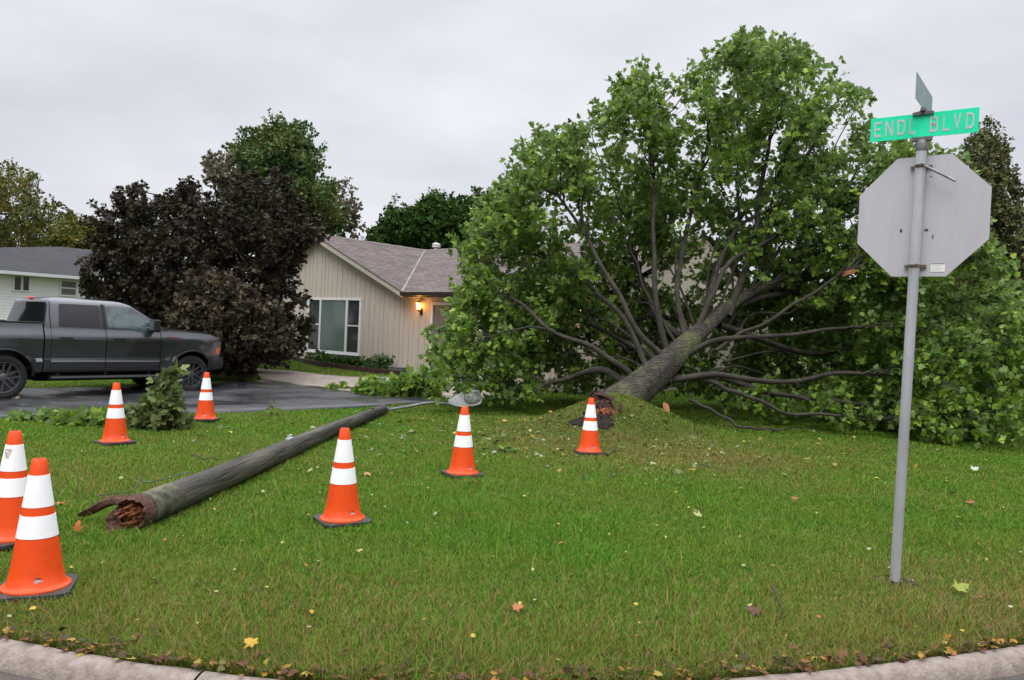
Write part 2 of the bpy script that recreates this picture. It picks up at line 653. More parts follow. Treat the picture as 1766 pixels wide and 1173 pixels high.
# ------------------------------------------------------------------ grass blades
HOLE = [G(*q) for q in [(978, 729), (1000, 723), (1028, 727), (1036, 711), (1047, 709), (1053, 724), (1058, 735), (1050, 742), (1030, 739), (1000, 736), (985, 734)]]
HOLE2 = [(float(q[0]), float(q[1])) for q in HOLE]
def blades(N, ymin, ymax, h0, h1, seed, wmul=1.0):
    r = np.random.default_rng(seed)
    y = np.exp(math.log(ymin) + (math.log(ymax) - math.log(ymin)) * r.random(N))
    x = (r.random(N) * 2 - 1) * (y * 0.73 + 1.3)
    w = (0.0008 * y + 0.0006) * wmul
    ok = y > kerb_y(x) + 0.015
    # not on the driveway or walk
    dp = [tuple(q) for q in np.vstack([dA, dB[::-1]])]
    wp = [tuple(q) for q in np.vstack([wA, wB[::-1]])]
    ok &= ~inpoly(x, y, dp) & ~inpoly(x, y, wp)
    # bald places: mound hole, worn patches
    clump = np.sin(x * 5.1 + 1.3 * np.sin(y * 3.3)) * np.sin(y * 4.7 + 1.1 * np.sin(x * 2.9))
    dx, dy = x - MOUND[0], y - MOUND[1]
    ok &= ~(inpoly(x, y, HOLE2) & (r.random(len(x)) < .93))
    for (bx, by, brx, bry) in BALD:
        e_ = ((x - bx) / brx) ** 2 + ((y - by) / bry) ** 2 + 0.5 * np.sin(x * 13) * np.sin(y * 17)
        ok &= ~((e_ < 1) & (r.random(len(x)) < 0.75))
    x, y, clump, w = x[ok], y[ok], clump[ok], w[ok]
    n = len(x)
    z = terrain(x, y) - 0.006
    edge = np.clip(1 - (y - kerb_y(x)) / 0.8, 0, 1)
    h = (h0 + (h1 - h0) * r.random(n) ** 2) * (1 + 0.25 * clump) * (1 + 0.9 * edge * r.random(n))
    az = r.random(n) * 2 * math.pi
    lean = h * (0.25 + 0.9 * r.random(n))
    lx, ly = np.cos(az) * lean, np.sin(az) * lean
    ly -= edge * 0.035 * r.random(n)
    pa = az + math.pi / 2 + r.normal(0, .5, n)
    ww = w * (0.7 + 0.6 * r.random(n)) * 0.5
    wx, wy = np.cos(pa) * ww, np.sin(pa) * ww
    V = np.zeros((n, 5, 3))
    V[:, 0] = np.stack([x - wx, y - wy, z], -1)
    V[:, 1] = np.stack([x + wx, y + wy, z], -1)
    V[:, 2] = np.stack([x + lx * .35 + wx * .8, y + ly * .35 + wy * .8, z + h * .62], -1)
    V[:, 3] = np.stack([x + lx * .35 - wx * .8, y + ly * .35 - wy * .8, z + h * .62], -1)
    V[:, 4] = np.stack([x + lx, y + ly, z + h * .95], -1)
    # dryness: near the kerb, round the mound and in patches
    pn = 0.5 + 0.5 * np.sin(x * 0.9 + 1.7 * np.sin(y * 0.8)) * np.sin(y * 1.3 + x * .4)
    dry = 0.04 + 0.24 * pn ** 1.5 + 0.58 * np.clip(1 - (y - kerb_y(x)) / 1.9, 0, 1) ** 1.2 * (0.55 + 0.45 * sstep(-2.5, 2.5, x))
    dry += 0.5 * np.exp(-((x - 1.9) / 2.1) ** 2 - ((y - 10.4) / 1.7) ** 2)
    dry += 0.35 * np.exp(-((x - 1.0) / 1.5) ** 2 - ((y - 12.0) / 1.0) ** 2)
    dry += 0.45 * np.exp(-((x - 3.1) / .9) ** 2 - ((y - 9.9) / .7) ** 2)
    dry += 0.12 * np.exp(-((x + 4) / 2.0) ** 2 - ((y - 7.5) / 1.4) ** 2)
    rv = np.clip(np.where(r.random(n) < dry, 0.62 + 0.38 * r.random(n), 0.6 * r.random(n)), 0, 1)
    T1 = np.array([[0, 1, 2], [0, 2, 3], [3, 2, 4]])
    F = (np.arange(n)[:, None, None] * 5 + T1[None]).reshape(-1, 3)
    return V.reshape(-1, 3), F, np.repeat(rv, 5)


_mp = G(1270, 770)[:2]
BALD = [(_mp[0], _mp[1], 0.5, 0.18), (_mp[0] + 0.75, _mp[1] - 0.3, 0.45, 0.15), (_mp[0] - 0.1, _mp[1] - 1.7, 0.8, 0.18),
        (0.75, 11.3, .5, .15), (_mp[0] + 2.0, _mp[1] - .5, .5, .12)]
M_grass = leaf_mat('grass_blade', [(0.0, (0.048, 0.150, 0.010)), (0.25, (0.088, 0.225, 0.018)), (0.5, (0.150, 0.300, 0.030)),
                                   (0.60, (0.180, 0.270, 0.024)), (0.66, (0.25, 0.215, 0.060)), (0.82, (0.36, 0.26, 0.115)), (1.0, (0.21, 0.09, 0.04))],
                   spec=.12, rough=0.7, trans=0.3, patch=((0.19, 0.22, 0.035), .32), pscale=.75)
parts = [blades(1500000, 3.05, 27.0, 0.018, 0.047, 1), blades(7000, 3.05, 7.0, 0.06, 0.13, 4)]
Vs, Fs, Rs, b_ = [], [], [], 0
for v_, f_, r_ in parts:
    Vs.append(v_)
    Fs.append(f_ + b_)
    Rs.append(r_)
    b_ += len(v_)
g = bulk('grass', np.vstack(Vs), np.vstack(Fs), M_grass, rnd=np.concatenate(Rs))
tag(g, 'short mown grass with dry brown blades covering the lawn', 'grass', kind='stuff')
print('grass', b_)

# ------------------------------------------------------------------ leaves
LEAF = np.array([(0, .0), (.30, -.08), (.26, .12), (.62, .36), (.26, .44), (.27, .70), (0, 1.0), (-.27, .70), (-.26, .44), (-.62, .36), (-.26, .12), (-.30, -.08), (0, .32)])
LF = np.array([(12, i, (i + 1) % 12) for i in range(12)])
SLEAF = np.array([(0, 0), (.38, .18), (.30, .62), (0, 1.0), (-.30, .62), (-.38, .18)])
SF = np.array([(0, 1, 2), (0, 2, 3), (0, 3, 4), (0, 4, 5)])


def leaf_mesh(pos, d, nrm, size, simple=False, curl=0.25, r=rng):
    T2, TF = (SLEAF, SF) if simple else (LEAF, LF)
    n = len(pos)
    d = d / (np.linalg.norm(d, axis=1)[:, None] + 1e-9)
    t = np.cross(d, nrm)
    t /= np.linalg.norm(t, axis=1)[:, None] + 1e-9
    w = np.cross(t, d)
    x = T2[:, 0][None, :, None]
    y = T2[:, 1][None, :, None]
    cz = (curl * (0.3 + r.random(n)) * np.where(r.random(n) < .75, 1, -1))[:, None, None]
    z = -cz * (x ** 2 * 1.2 + (y - 0.3) ** 2 * 0.8)
    V = pos[:, None, :] + size[:, None, None] * (x * t[:, None, :] + y * d[:, None, :] + z * w[:, None, :])
    F = (np.arange(n)[:, None, None] * len(T2) + TF[None]).reshape(-1, 3)
    return V.reshape(-1, 3), F, len(T2)


def unit(v):
    return v / (np.linalg.norm(v, axis=-1, keepdims=True) + 1e-9)


def grow(prims, tips, root, r, lv=(0.10, 0.32), rad_=(0.030, 0.013, 0.0055), n3=5, sag=0.15, attach_bias=0.93):
    """prims: list of (pts, r0, r1). returns list of chains (pts, radii, level)"""
    chains = [(np.asarray(p) if len(p) > 20 else smooth_line(p, max(8, int(len(p) * 5))), r0, r1, 0) for p, r0, r1 in prims]
    out_ = []
    NP, ND, NR = [], [], []
    for p, r0, r1, l in chains:
        s = np.linspace(0, 1, len(p))
        rr = r0 * (1 - s) + r1 * s
        out_.append((p, rr, 0))
        t = unit(np.gradient(p, axis=0))
        NP.append(p[2:])
        ND.append(t[2:])
        NR.append(rr[2:])
    NP, ND, NR = np.vstack(NP), np.vstack(ND), np.concatenate(NR)
    tips = tips[r.permutation(len(tips))]
    n1 = int(len(tips) * lv[0])
    n2 = int(len(tips) * lv[1])
    root = np.asarray(root, float)
    for lvl, T in ((1, tips[:n1]), (2, tips[n1:n2]), (3, tips[n2:])):
        T = T[np.argsort(np.linalg.norm(T - root, axis=1))]
        newP, newD, newR = [], [], []
        dn = np.linalg.norm(NP - root, axis=1)
        for q in T:
            v = q - NP
            ds = np.linalg.norm(v, axis=1)
            cosang = (v * ND).sum(1) / (ds + 1e-9)
            cost = ds * (1.5 - 0.65 * cosang) + 10 * (dn > np.linalg.norm(q - root) * attach_bias + 0.05) + 0.15 / (ds + .05)
            i = int(np.argmin(cost))
            a_ = NP[i]
            ln = ds[i]
            if ln < 0.08:
                continue
            c = a_ + ND[i] * ln * 0.35 + (q - a_) * 0.25 + r.normal(0, .06, 3) * ln
            m_ = 5 if lvl == 3 else 9
            s = np.linspace(0, 1, m_)[:, None]
            pts = (1 - s) ** 2 * a_ + 2 * s * (1 - s) * c + s ** 2 * q
            pts[1:-1] += r.normal(0, .018, (m_ - 2, 3)) * ln
            pts[:, 2] -= sag * ln * (s[:, 0] ** 2) * 0.3
            r0 = min(NR[i] * 0.75, rad_[lvl - 1] * (0.5 + 0.45 * ln))
            rr = np.linspace(r0, max(0.0022, r0 * 0.3), m_)
            out_.append((pts, rr, lvl))
            newP.append(pts[1:])
            newD.append(unit(np.gradient(pts, axis=0))[1:])
            newR.append(rr[1:])
        if newP and lvl < 3:
            NP = np.vstack([NP] + newP)
            ND = np.vstack([ND] + newD)
            NR = np.concatenate([NR] + newR)
    return out_


def wood_mesh(chains, off, sides=(16, 7, 5, 3), wob=0.0):
    Vs, Fs, b = [], [], 0
    for p, rr, l in chains:
        v, f = tube(p, rr, sides[l], wob if l == 0 else 0)
        Vs.append(v)
        Fs.append(f + b)
        b += len(v)
    return np.vstack(Vs) - np.asarray(off), np.vstack(Fs)


def foliate(chains, off, r, per, spread, size, simple=False, droop=0.35, up=0.6, outward=0.4, centre=None, levels=(2, 3), zmin=None, clump=6, curl=.25):
    """rosettes of leaves round the outer ends of the twigs"""
    C, Dv = [], []
    for p, rr, l in chains:
        if l not in levels:
            continue
        k = per if l == 3 else per * 0.8
        m_ = max(1, int(round(k / clump)))
        s = 1 - r.random(m_) ** 1.5 * 0.75
        ii = s * (len(p) - 1)
        i0 = np.clip(ii.astype(int), 0, len(p) - 2)
        fr = (ii - i0)[:, None]
        base = p[i0] * (1 - fr) + p[i0 + 1] * fr
        dd = unit(p[-1] - p[0])
        C.append(base + unit(r.normal(0, 1, (m_, 3)) + dd * 0.5) * (r.random((m_, 1)) ** .6 * spread))
        Dv.append(np.repeat(dd[None], m_, 0))
    C, Dv = np.vstack(C), np.vstack(Dv)
    rosr = r.random(len(C))
    n = len(C) * clump
    C = np.repeat(C, clump, 0)
    Dv = np.repeat(Dv, clump, 0)
    cr_ = np.repeat(rosr, clump)
    dirs = unit(r.normal(0, 1, (n, 3)) + Dv * 0.6 + np.array([0, 0, -droop]))
    pos = C + dirs * (0.35 * size * r.random((n, 1)) + 0.02)
    o_ = unit(pos - (np.asarray(centre) if centre is not None else pos.mean(0)))
    nrm = unit(r.normal(0, .75, (n, 3)) + np.array([0, 0, up]) + o_ * outward)
    sz = size * (0.5 + 0.8 * r.random(n))
    if zmin is not None:
        gz = terrain(pos[:, 0], pos[:, 1]) + zmin
        pos[:, 2] = np.where(pos[:, 2] < gz, gz + 0.06 * r.random(n), pos[:, 2])
    V, F, kk = leaf_mesh(pos - np.asarray(off), dirs, nrm, sz, simple, curl, r)
    rv = np.clip(0.5 * cr_ + 0.5 * r.random(n), 0, 1)
    return V, F, np.repeat(rv, kk)


def sample_outline(poly, n, D0, T, r, edge=0.0, rot=0.0, clusters=0, sig=0.3, zmin=0.1, voids=0, vrad=0.5):
    """points in a crown that stands at distance D0 with half thickness T and this silhouette"""
    poly = [tuple(map(float, p)) for p in poly]
    A = np.array(poly)
    lo, hi = A.min(0), A.max(0)
    cx, cy = A.mean(0)
    pts = []
    while len(pts) < n:
        q = lo + (hi - lo) * r.random((4000, 2))
        q = q[inpoly(q[:, 0], q[:, 1], poly)]
        pts.extend(q.tolist())
    q = np.array(pts)[r.permutation(len(pts))[:n]]
    # how near to the outline: shrink test
    rr = np.zeros(n)
    for s in np.linspace(0.1, 1, 10):
        qq = np.stack([cx + (q[:, 0] - cx) / s, cy + (q[:, 1] - cy) / s], -1)
        ins = inpoly(qq[:, 0], qq[:, 1], poly)
        rr = np.where(ins & (rr == 0), s, rr)
    rr[rr == 0] = 1
    q = q + r.normal(0, 5.0, q.shape)
    th = T * np.sqrt(np.clip(1 - rr ** 2, 0.03, 1))
    D = D0 + th * (r.random(n) * 2 - 1)
    out_ = np.array([P(a_, b_, d_) for (a_, b_), d_ in zip(q, D)])
    if voids:
        vc = out_[r.integers(0, n, voids)]
        for c in vc:
            out_ = out_[np.linalg.norm(out_ - c, axis=1) > vrad * (0.5 + r.random())]
    g_ = terrain(out_[:, 0], np.minimum(out_[:, 1], 60)) + zmin
    out_[:, 2] = np.maximum(out_[:, 2], g_)
    return out_

#TREES
# ------------------------------------------------------------------ the fallen maple
M_leaf = leaf_mat('maple_leaf', [(0.0, (0.030, 0.078, 0.007)), (0.3, (0.078, 0.165, 0.013)), (0.6, (0.195, 0.320, 0.028)), (0.85, (0.36, 0.49, 0.085)), (1.0, (0.36, 0.48, 0.14))],
                  under=(0.21, 0.31, 0.11), rough=0.5, spec=.2, trans=0.32, patch=((0.02, 0.055, 0.012), 0.4), pscale=0.8)


def bark_tree():
    m = mat('maple_bark', (0.026, 0.021, 0.018), 0.85, var=(0.085, 0.070, 0.055), scale=9, bump=1.0, bscale=26, stretch=(1, 1, 1))
    n = m.node_tree
    b = n.nodes['Principled BSDF']
    src = b.inputs['Base Color'].links[0].from_socket
    t = n.nodes.new('ShaderNodeTexCoord')
    z = n.nodes.new('ShaderNodeTexNoise')
    z.inputs['Scale'].default_value = 2.6
    z.inputs['Detail'].default_value = 8
    r = n.nodes.new('ShaderNodeMapRange')
    r.inputs['From Min'].default_value = 0.45
    r.inputs['From Max'].default_value = 0.62
    r.inputs['To Max'].default_value = 0.8
    x = n.nodes.new('ShaderNodeMix')
    x.data_type = 'RGBA'
    x.inputs[7].default_value = (0.115, 0.13, 0.045, 1)
    n.links.new(t.outputs['Object'], z.inputs['Vector'])
    n.links.new(z.outputs['Fac'], r.inputs['Value'])
    n.links.new(r.outputs['Result'], x.inputs[0])
    n.links.new(src, x.inputs[6])
    n.links.new(x.outputs[2], b.inputs['Base Color'])
    # furrows running along the grain
    w = n.nodes.new('ShaderNodeTexNoise')
    w.inputs['Scale'].default_value = 38
    w.inputs['Detail'].default_value = 3
    mp_ = n.nodes.new('ShaderNodeMapping')
    mp_.inputs['Rotation'].default_value = (0, rad(38), rad(-20))
    mp_.inputs['Scale'].default_value = (0.22, 1, 1)
    n.links.new(t.outputs['Object'], mp_.inputs['Vector'])
    n.links.new(mp_.outputs['Vector'], w.inputs['Vector'])
    bp = n.nodes.new('ShaderNodeBump')
    bp.inputs['Strength'].default_value = 1.0
    bp.inputs['Distance'].default_value = 0.05
    n.links.new(w.outputs['Fac'], bp.inputs['Height'])
    n.links.new(bp.outputs['Normal'], b.inputs['Normal'])
    mm = n.nodes.new('ShaderNodeMix')
    mm.data_type = 'RGBA'
    mm.blend_type = 'MULTIPLY'
    mm.inputs[0].default_value = 0.8
    cr_ = n.nodes.new('ShaderNodeValToRGB')
    cr_.color_ramp.elements[0].position = 0.38
    cr_.color_ramp.elements[0].color = (0.3, 0.3, 0.3, 1)
    cr_.color_ramp.elements[1].position = 0.6
    cr_.color_ramp.elements[1].color = (1.3, 1.3, 1.3, 1)
    n.links.new(w.outputs['Fac'], cr_.inputs['Fac'])
    n.links.new(x.outputs[2], mm.inputs[6])
    n.links.new(cr_.outputs['Color'], mm.inputs[7])
    n.links.new(mm.outputs[2], b.inputs['Base Color'])
    return m


M_mbark = bark_tree()
M_limb = mat('limb_bark', (0.018, 0.014, 0.012), 0.85, var=(0.058, 0.050, 0.036), scale=4, bump=.8, bscale=40)


def PL(lst):
    return [P(*q) for q in lst]


trunk = (PL([(1050, 712, 12.75), (1075, 692, 12.9), (1112, 660, 13.1), (1155, 622, 13.4), (1200, 580, 13.8), (1262, 525, 14.5), (1330, 490, 15.2), (1430, 474, 16.0), (1530, 455, 17.0)]))
tr_r = np.array([0.36, 0.325, 0.27, 0.220, 0.165, 0.115, 0.09, 0.065, 0.03])
limbs = [
    ([(1190, 595, 13.8), (1222, 520, 14.0), (1262, 455, 14.3), (1345, 402, 14.9), (1450, 378, 15.7), (1530, 345, 16.4)], .085, .03),
    ([(1145, 618, 13.3), (1100, 570, 13.2), (1065, 500, 13.4), (1015, 415, 14.0), (950, 330, 14.8), (905, 285, 15.3)], .085, .018),
    ([(1150, 605, 13.5), (1128, 510, 13.6), (1126, 400, 14.0), (1130, 280, 14.6), (1095, 180, 15.2)], .085, .02),
    ([(1100, 660, 13.1), (1062, 625, 13.0), (1010, 592, 13.2), (950, 560, 13.6), (880, 520, 14.4), (790, 500, 15.4)], .085, .02),
    ([(1092, 668, 13.1), (1045, 645, 13.2), (985, 652, 13.6), (915, 668, 14.4), (850, 668, 15.4)], .11, .025),
    ([(1175, 622, 13.5), (1222, 592, 13.3), (1300, 578, 13.4), (1400, 573, 13.7), (1500, 563, 14.1), (1620, 552, 14.7)], .085, .018),
    ([(1160, 655, 13.3), (1230, 650, 13.2), (1330, 655, 13.2), (1440, 640, 13.5), (1560, 645, 14.0), (1690, 630, 14.6)], .095, .018),
    ([(1215, 655, 13.3), (1262, 672, 13.1), (1330, 702, 13.0), (1420, 716, 13.1), (1500, 722, 13.5)], .07, .02),
    ([(1235, 605, 13.6), (1300, 562, 13.6), (1380, 520, 13.7), (1456, 472, 13.9)], .055, .028),
    ([(1255, 545, 14.3), (1290, 450, 14.8), (1312, 330, 15.4), (1328, 200, 15.9), (1318, 90, 16.3)], .11, .02),
    ([(1330, 492, 15.1), (1400, 420, 15.6), (1465, 340, 16.1), (1500, 230, 16.6)], .08, .02),
    ([(1200, 582, 13.9), (1235, 470, 14.4), (1290, 385, 15.0), (1385, 338, 15.8), (1480, 290, 16.4)], .085, .02),
    ([(1185, 598, 13.7), (1168, 480, 14.2), (1188, 350, 14.9), (1225, 230, 15.6), (1215, 120, 16.2)], .085, .02),
    ([(1120, 642, 13.2), (1070, 545, 13.9), (1000, 480, 14.6), (910, 430, 15.4), (820, 395, 16.2)], .08, .02),
    ([(1190, 690, 13.3), (1240, 715, 13.0), (1300, 737, 12.8), (1345, 744, 12.8)], .05, .015),
    ([(1250, 535, 14.4), (1370, 500, 15.6), (1490, 520, 16.8), (1600, 500, 17.6)], .10, .025),
    ([(1200, 600, 13.9), (1130, 540, 15.0), (1080, 420, 16.2), (1010, 300, 17.2)], .10, .02),
    ([(1240, 560, 14.3), (1400, 610, 15.6), (1550, 590, 16.6), (1700, 560, 17.4)], .10, .02),
    ([(1170, 640, 13.5), (1100, 600, 14.8), (990, 560, 16.0), (880, 590, 17.2)], .09, .02),
    ([(1210, 570, 14.2), (1260, 400, 15.8), (1400, 250, 17.0), (1440, 140, 17.6)], .09, .02),
    ([(1330, 500, 15.3), (1460, 400, 16.6), (1580, 350, 17.4), (1660, 450, 18.0)], .08, .02),
    ([(1240, 650, 14.0), (1400, 690, 14.2), (1560, 700, 14.2), (1690, 700, 14.0)], .08, .015),
]
r9 = np.random.default_rng(41)


def crook(p, amp):
    q = smooth_line(p, 26)
    s = np.linspace(0, 1, 26)
    for k_ in (2.3, 5.1, 9.7):
        q += (np.sin(s * k_ * 3.14 + r9.random() * 6)[:, None] * r9.normal(0, 1, 3)) * amp / k_ * 2.2 * (s * (1.15 - s) * 3)[:, None]
    return q


prims = [(crook(PL(l), .05), a_ * .66, b_ * .8) for l, a_, b_ in limbs]
r9 = np.random.default_rng(17)
fans = [(1255, 560, 1430, 300, .05), (1300, 505, 1560, 420, .05), (1230, 560, 1370, 240, .045), (1330, 492, 1620, 470, .045), (1210, 600, 1060, 330, .045), (1190, 590, 1150, 260, .04), (1380, 480, 1560, 300, .045),
        (1290, 515, 1440, 420, .035), (1240, 600, 1520, 500, .045), (1250, 625, 1480, 610, .04), (1150, 640, 930, 470, .045), (1130, 650, 900, 600, .04), (1210, 570, 1290, 300, .04), (1350, 485, 1480, 180, .04), (1290, 510, 1400, 130, .045),
        (1220, 640, 1420, 680, .045), (1260, 540, 1265, 150, .04), (1170, 600, 1010, 220, .04)]
for (ax1, ay1, bx1, by1, rr1) in fans:
    D0_ = float(np.interp(ax1, [1065, 1200, 1330, 1430], [13.1, 13.9, 15.2, 16.0]))
    q_ = [P(ax1, ay1, D0_)]
    ph_ = r9.normal(0, 22)
    for s_ in (.3, .6, 1.0):
        bend = ph_ * math.sin(s_ * math.pi)
        q_.append(P(ax1 + (bx1 - ax1) * s_ + bend * .6 + r9.normal(0, 6), ay1 + (by1 - ay1) * s_ - abs(bend) * .5 + r9.normal(0, 6), D0_ + (15.6 + r9.random() * 1.2 - D0_) * s_))
    prims.append((crook(q_, .07), rr1 * .62, .009))
prims.append((np.array(trunk[5:]), .11, .03))
outline = [(738, 668), (722, 625), (745, 560), (785, 505), (780, 440), (800, 375), (850, 345), (852, 285), (900, 245), (950, 205), (1010, 192), (1062, 140),
           (1080, 102), (1120, 100), (1150, 128), (1195, 85), (1235, 95), (1262, 48), (1330, 35), (1395, 78), (1440, 92), (1498, 92), (1488, 160), (1468, 195), (1520, 222),
           (1570, 236), (1630, 238), (1668, 262), (1695, 350), (1735, 440), (1790, 510), (1830, 600), (1800, 700), (1745, 745), (1660, 752), (1560, 745), (1430, 728),
           (1300, 722), (1210, 700), (1130, 640), (1060, 640), (960, 672), (900, 690), (830, 684)]
jx, jy = 1185.0, 615.0


def fallen_tips(n, r):
    A = np.array(outline)
    res = []
    lo, hi = A.min(0), A.max(0)
    while len(res) < n:
        px = lo[0] + (hi[0] - lo[0]) * r.random()
        py = lo[1] + (hi[1] - lo[1]) * r.random()
        if not inpoly(np.array([px]), np.array([py]), outline)[0]:
            continue
        # distance to the outline along the ray from the fork
        s = 1.0
        while s < 12 and inpoly(np.array([jx + (px - jx) * s]), np.array([jy + (py - jy) * s]), outline)[0]:
            s += 0.08
        q = 1 / s
        if r.random() > 0.25 + 0.75 * min(1, q * 1.25):
            continue
        # open hollow round the limbs in front of the fork
        front = 16.6 - 2.3 * q ** 1.2
        back = 18.8 - 1.6 * q ** 2
        if px > 1400 and py > 420:
            k_ = min(1, (px - 1400) / 250) * min(1, (py - 420) / 150)
            front -= 1.3 * k_
            back -= 1.5 * k_
        if px < 900:
            front += 0.4 * (900 - px) / 150
            back = min(back, 17.6)
        u = r.random()
        if r.random() < 0.30 and q > 0.33:
            D = front - 1.3 * r.random()
        else:
            D = front + (back - front) * u ** 1.2
        p = P(px, py, D)
        g_ = float(terrain(p[0], p[1])) + 0.12
        if p[2] < g_:
            # would be under the turf: bring it forward until it lies on the grass
            D2 = D
            while p[2] < g_ and D2 > 12.3:
                D2 -= 0.15
                p = P(px, py, D2)
            if p[2] < g_:
                continue
        res.append(p)
    return np.array(res)


r1 = np.random.default_rng(5)
cen = fallen_tips(640, r1)
tips = cen[r1.integers(0, len(cen), 4000)] + np.clip(r1.normal(0, .24, (4000, 3)), -.55, .55)
tips = tips[tips[:, 2] > terrain(tips[:, 0], tips[:, 1]) + .1]
tv = tips - np.array([0, 0, CAMZ])
tpx = CX + FPX * (tv @ _R) / (tv @ _F)
tpy = CY - FPX * (tv @ _U) / (tv @ _F)
od = np.hypot(tpx - jx, tpy - jy)
ox, oy = tpx + (tpx - jx) / od * 5, tpy + (tpy - jy) / od * 5
tips = tips[inpoly(ox, np.minimum(oy, 735), outline)]
tips = np.vstack([tips, [P(850 + 620 * a_, 500 + 170 * b_, 16.4 + 1.5 * c_) for a_, b_, c_ in r1.random((560, 3))],
                  [P(820 + 330 * a_, 350 + 150 * b_, 16.3 + 1.3 * c_) for a_, b_, c_ in r1.random((150, 3))]])
# gaps that let the sky through in the upper crown
airy = [(900 + 560 * u_, 110 + 330 * v_, .13 + .13 * w_) for u_, v_, w_ in np.random.default_rng(6).random((34, 3))]
for (gx, gy, gr) in airy + [(1165, 175, .30), (1250, 140, .32), (1105, 260, .28), (1395, 140, .28), (1215, 270, .26), (1085, 330, .2), (1340, 230, .28), (1455, 235, .3), (1180, 395, .2), (1260, 330, .22), (960, 290, .2), (1330, 60, .15), (1020, 240, .18)]:
    o_ = np.array([0, 0, CAMZ])
    d_ = ray(gx, gy)
    d_ /= np.linalg.norm(d_)
    v_ = tips - o_
    dist = np.linalg.norm(v_ - (v_ @ d_)[:, None] * d_, axis=1)
    tips = tips[dist > gr * .95]
for (gx, gy, gr, dmax) in [(803, 690, .34, 14.9), (1262, 525, .30, 15.2), (1300, 503, .32, 15.8), (1340, 487, .22, 15.6), (1456, 472, .22, 14.5), (1400, 500, .25, 14.6), (1330, 545, .25, 14.4)]:
    d_ = ray(gx, gy)
    d_ /= np.linalg.norm(d_)
    v_ = tips - np.array([0, 0, CAMZ])
    dist = np.linalg.norm(v_ - (v_ @ d_)[:, None] * d_, axis=1)
    tips = tips[(dist > gr) | (tips[:, 1] > dmax)]
root0 = np.array(trunk[2])
chains = grow(prims, tips, root0, r1, rad_=(0.040, 0.020, 0.007))
ft = thing('fallen_tree', 'large uprooted green maple lying across the lawn in front of the house', 'tree', (MOUND[0], MOUND[1] + .3, float(terrain(*MOUND)) - .2))
off = np.array(ft.location)
Vw, Fw = wood_mesh([c for c in chains if c[2] > 0 or True], off, sides=(14, 7, 5, 3), wob=0.05)
tp = smooth_line(trunk, 46)
tr = np.interp(np.linspace(0, 1, 46), np.linspace(0, 1, 9), tr_r)
Vt, Ft = tube(tp, tr, 28, 0.06)
butt = np.array(tp[0])
Vt = Vt + np.array([[mnoise.noise(Vector(v) * 2.2) * 0.05] * 3 for v in Vt.tolist()]) * np.array([1, 1, .6])
bulk('trunk', Vt - off, Ft, M_mbark, ft, smooth=True)
o = bulk('limb', Vw, Fw, M_limb, ft, smooth=True)
o['kind'] = 'stuff'
o['label'] = 'dark mossy limbs and twigs fanning out of the trunk'
V, F, R = foliate(chains, off, r1, per=29, spread=0.23, size=0.106, centre=P(1200, 560, 16.5), zmin=0.03, clump=6, up=0.55, outward=0.35, levels=(1, 2, 3))
o = bulk('crown', V, F, M_leaf, ft, rnd=R)
print('maple leaves', len(F) // 12)

# torn root plate: dark rotten wood, orange fibres, a slab of split bark
tb = G(1046, 708) + np.array([0, .02, .03])
mb = MB()
r2 = np.random.default_rng(3)
for k_ in range(14):
    a_ = r2.random() * 6.28
    q = tb + np.array([math.cos(a_) * .24 * r2.random() - .02, (r2.random() - .5) * .14, math.sin(a_) * .08 * r2.random() + 0.07])
    d_ = np.array([r2.normal(0, .10), -0.06 - .06 * r2.random(), -.07 - .10 * r2.random()])
    mb.tube([q, q + d_ * .5 + r2.normal(0, .015, 3), q + d_], [.034, .026, .008], 5)
fl = [(1022, 680), (1034, 675), (1050, 681), (1066, 692), (1058, 700), (1047, 698), (1036, 704), (1026, 700), (1019, 690)]
fa = [P(a_, b_, 12.2 + .05 * r2.random()) for a_, b_ in fl]
fb = [P(a_ + 3, b_ + 2, 12.62) for a_, b_ in fl]
fm = [P(1040 + (a_ - 1040) * .55, 689 + (b_ - 689) * .55, 12.06 + .10 * r2.random()) for a_, b_ in fl]
nf = len(fl)
mb.add(fb + fa + fm + [P(1041, 690, 12.14)], [(i, (i + 1) % nf, nf + (i + 1) % nf, nf + i) for i in range(nf)] + [(nf + i, nf + (i + 1) % nf, 2 * nf + (i + 1) % nf, 2 * nf + i) for i in range(nf)] + [(2 * nf + i, 2 * nf + (i + 1) % nf, 3 * nf) for i in range(nf)])
mb.build('torn_root', mat('rotten_wood', (0.028, 0.012, 0.010), 0.9, var=(0.075, 0.03, 0.022), scale=20, bump=1), ft, off=off)
mb = MB()
fib = P(1043, 706, 11.85)
for k_ in range(60):
    q = fib + np.array([r2.normal(0, .06), r2.normal(0, .03), r2.normal(0, .018)])
    d_ = np.array([r2.normal(0, .035), -.02, -.05 - .04 * r2.random()])
    mb.tube([q, q + d_ * .6, q + d_], [.005, .004, .0015], 4)
mb.build('root_fibre', mat('fresh_fibre', (0.55, 0.20, 0.075), 0.7, var=(0.35, 0.10, 0.04), scale=30), ft, off=off)
bs = P(1138, 714, 12.5)
mb = MB()
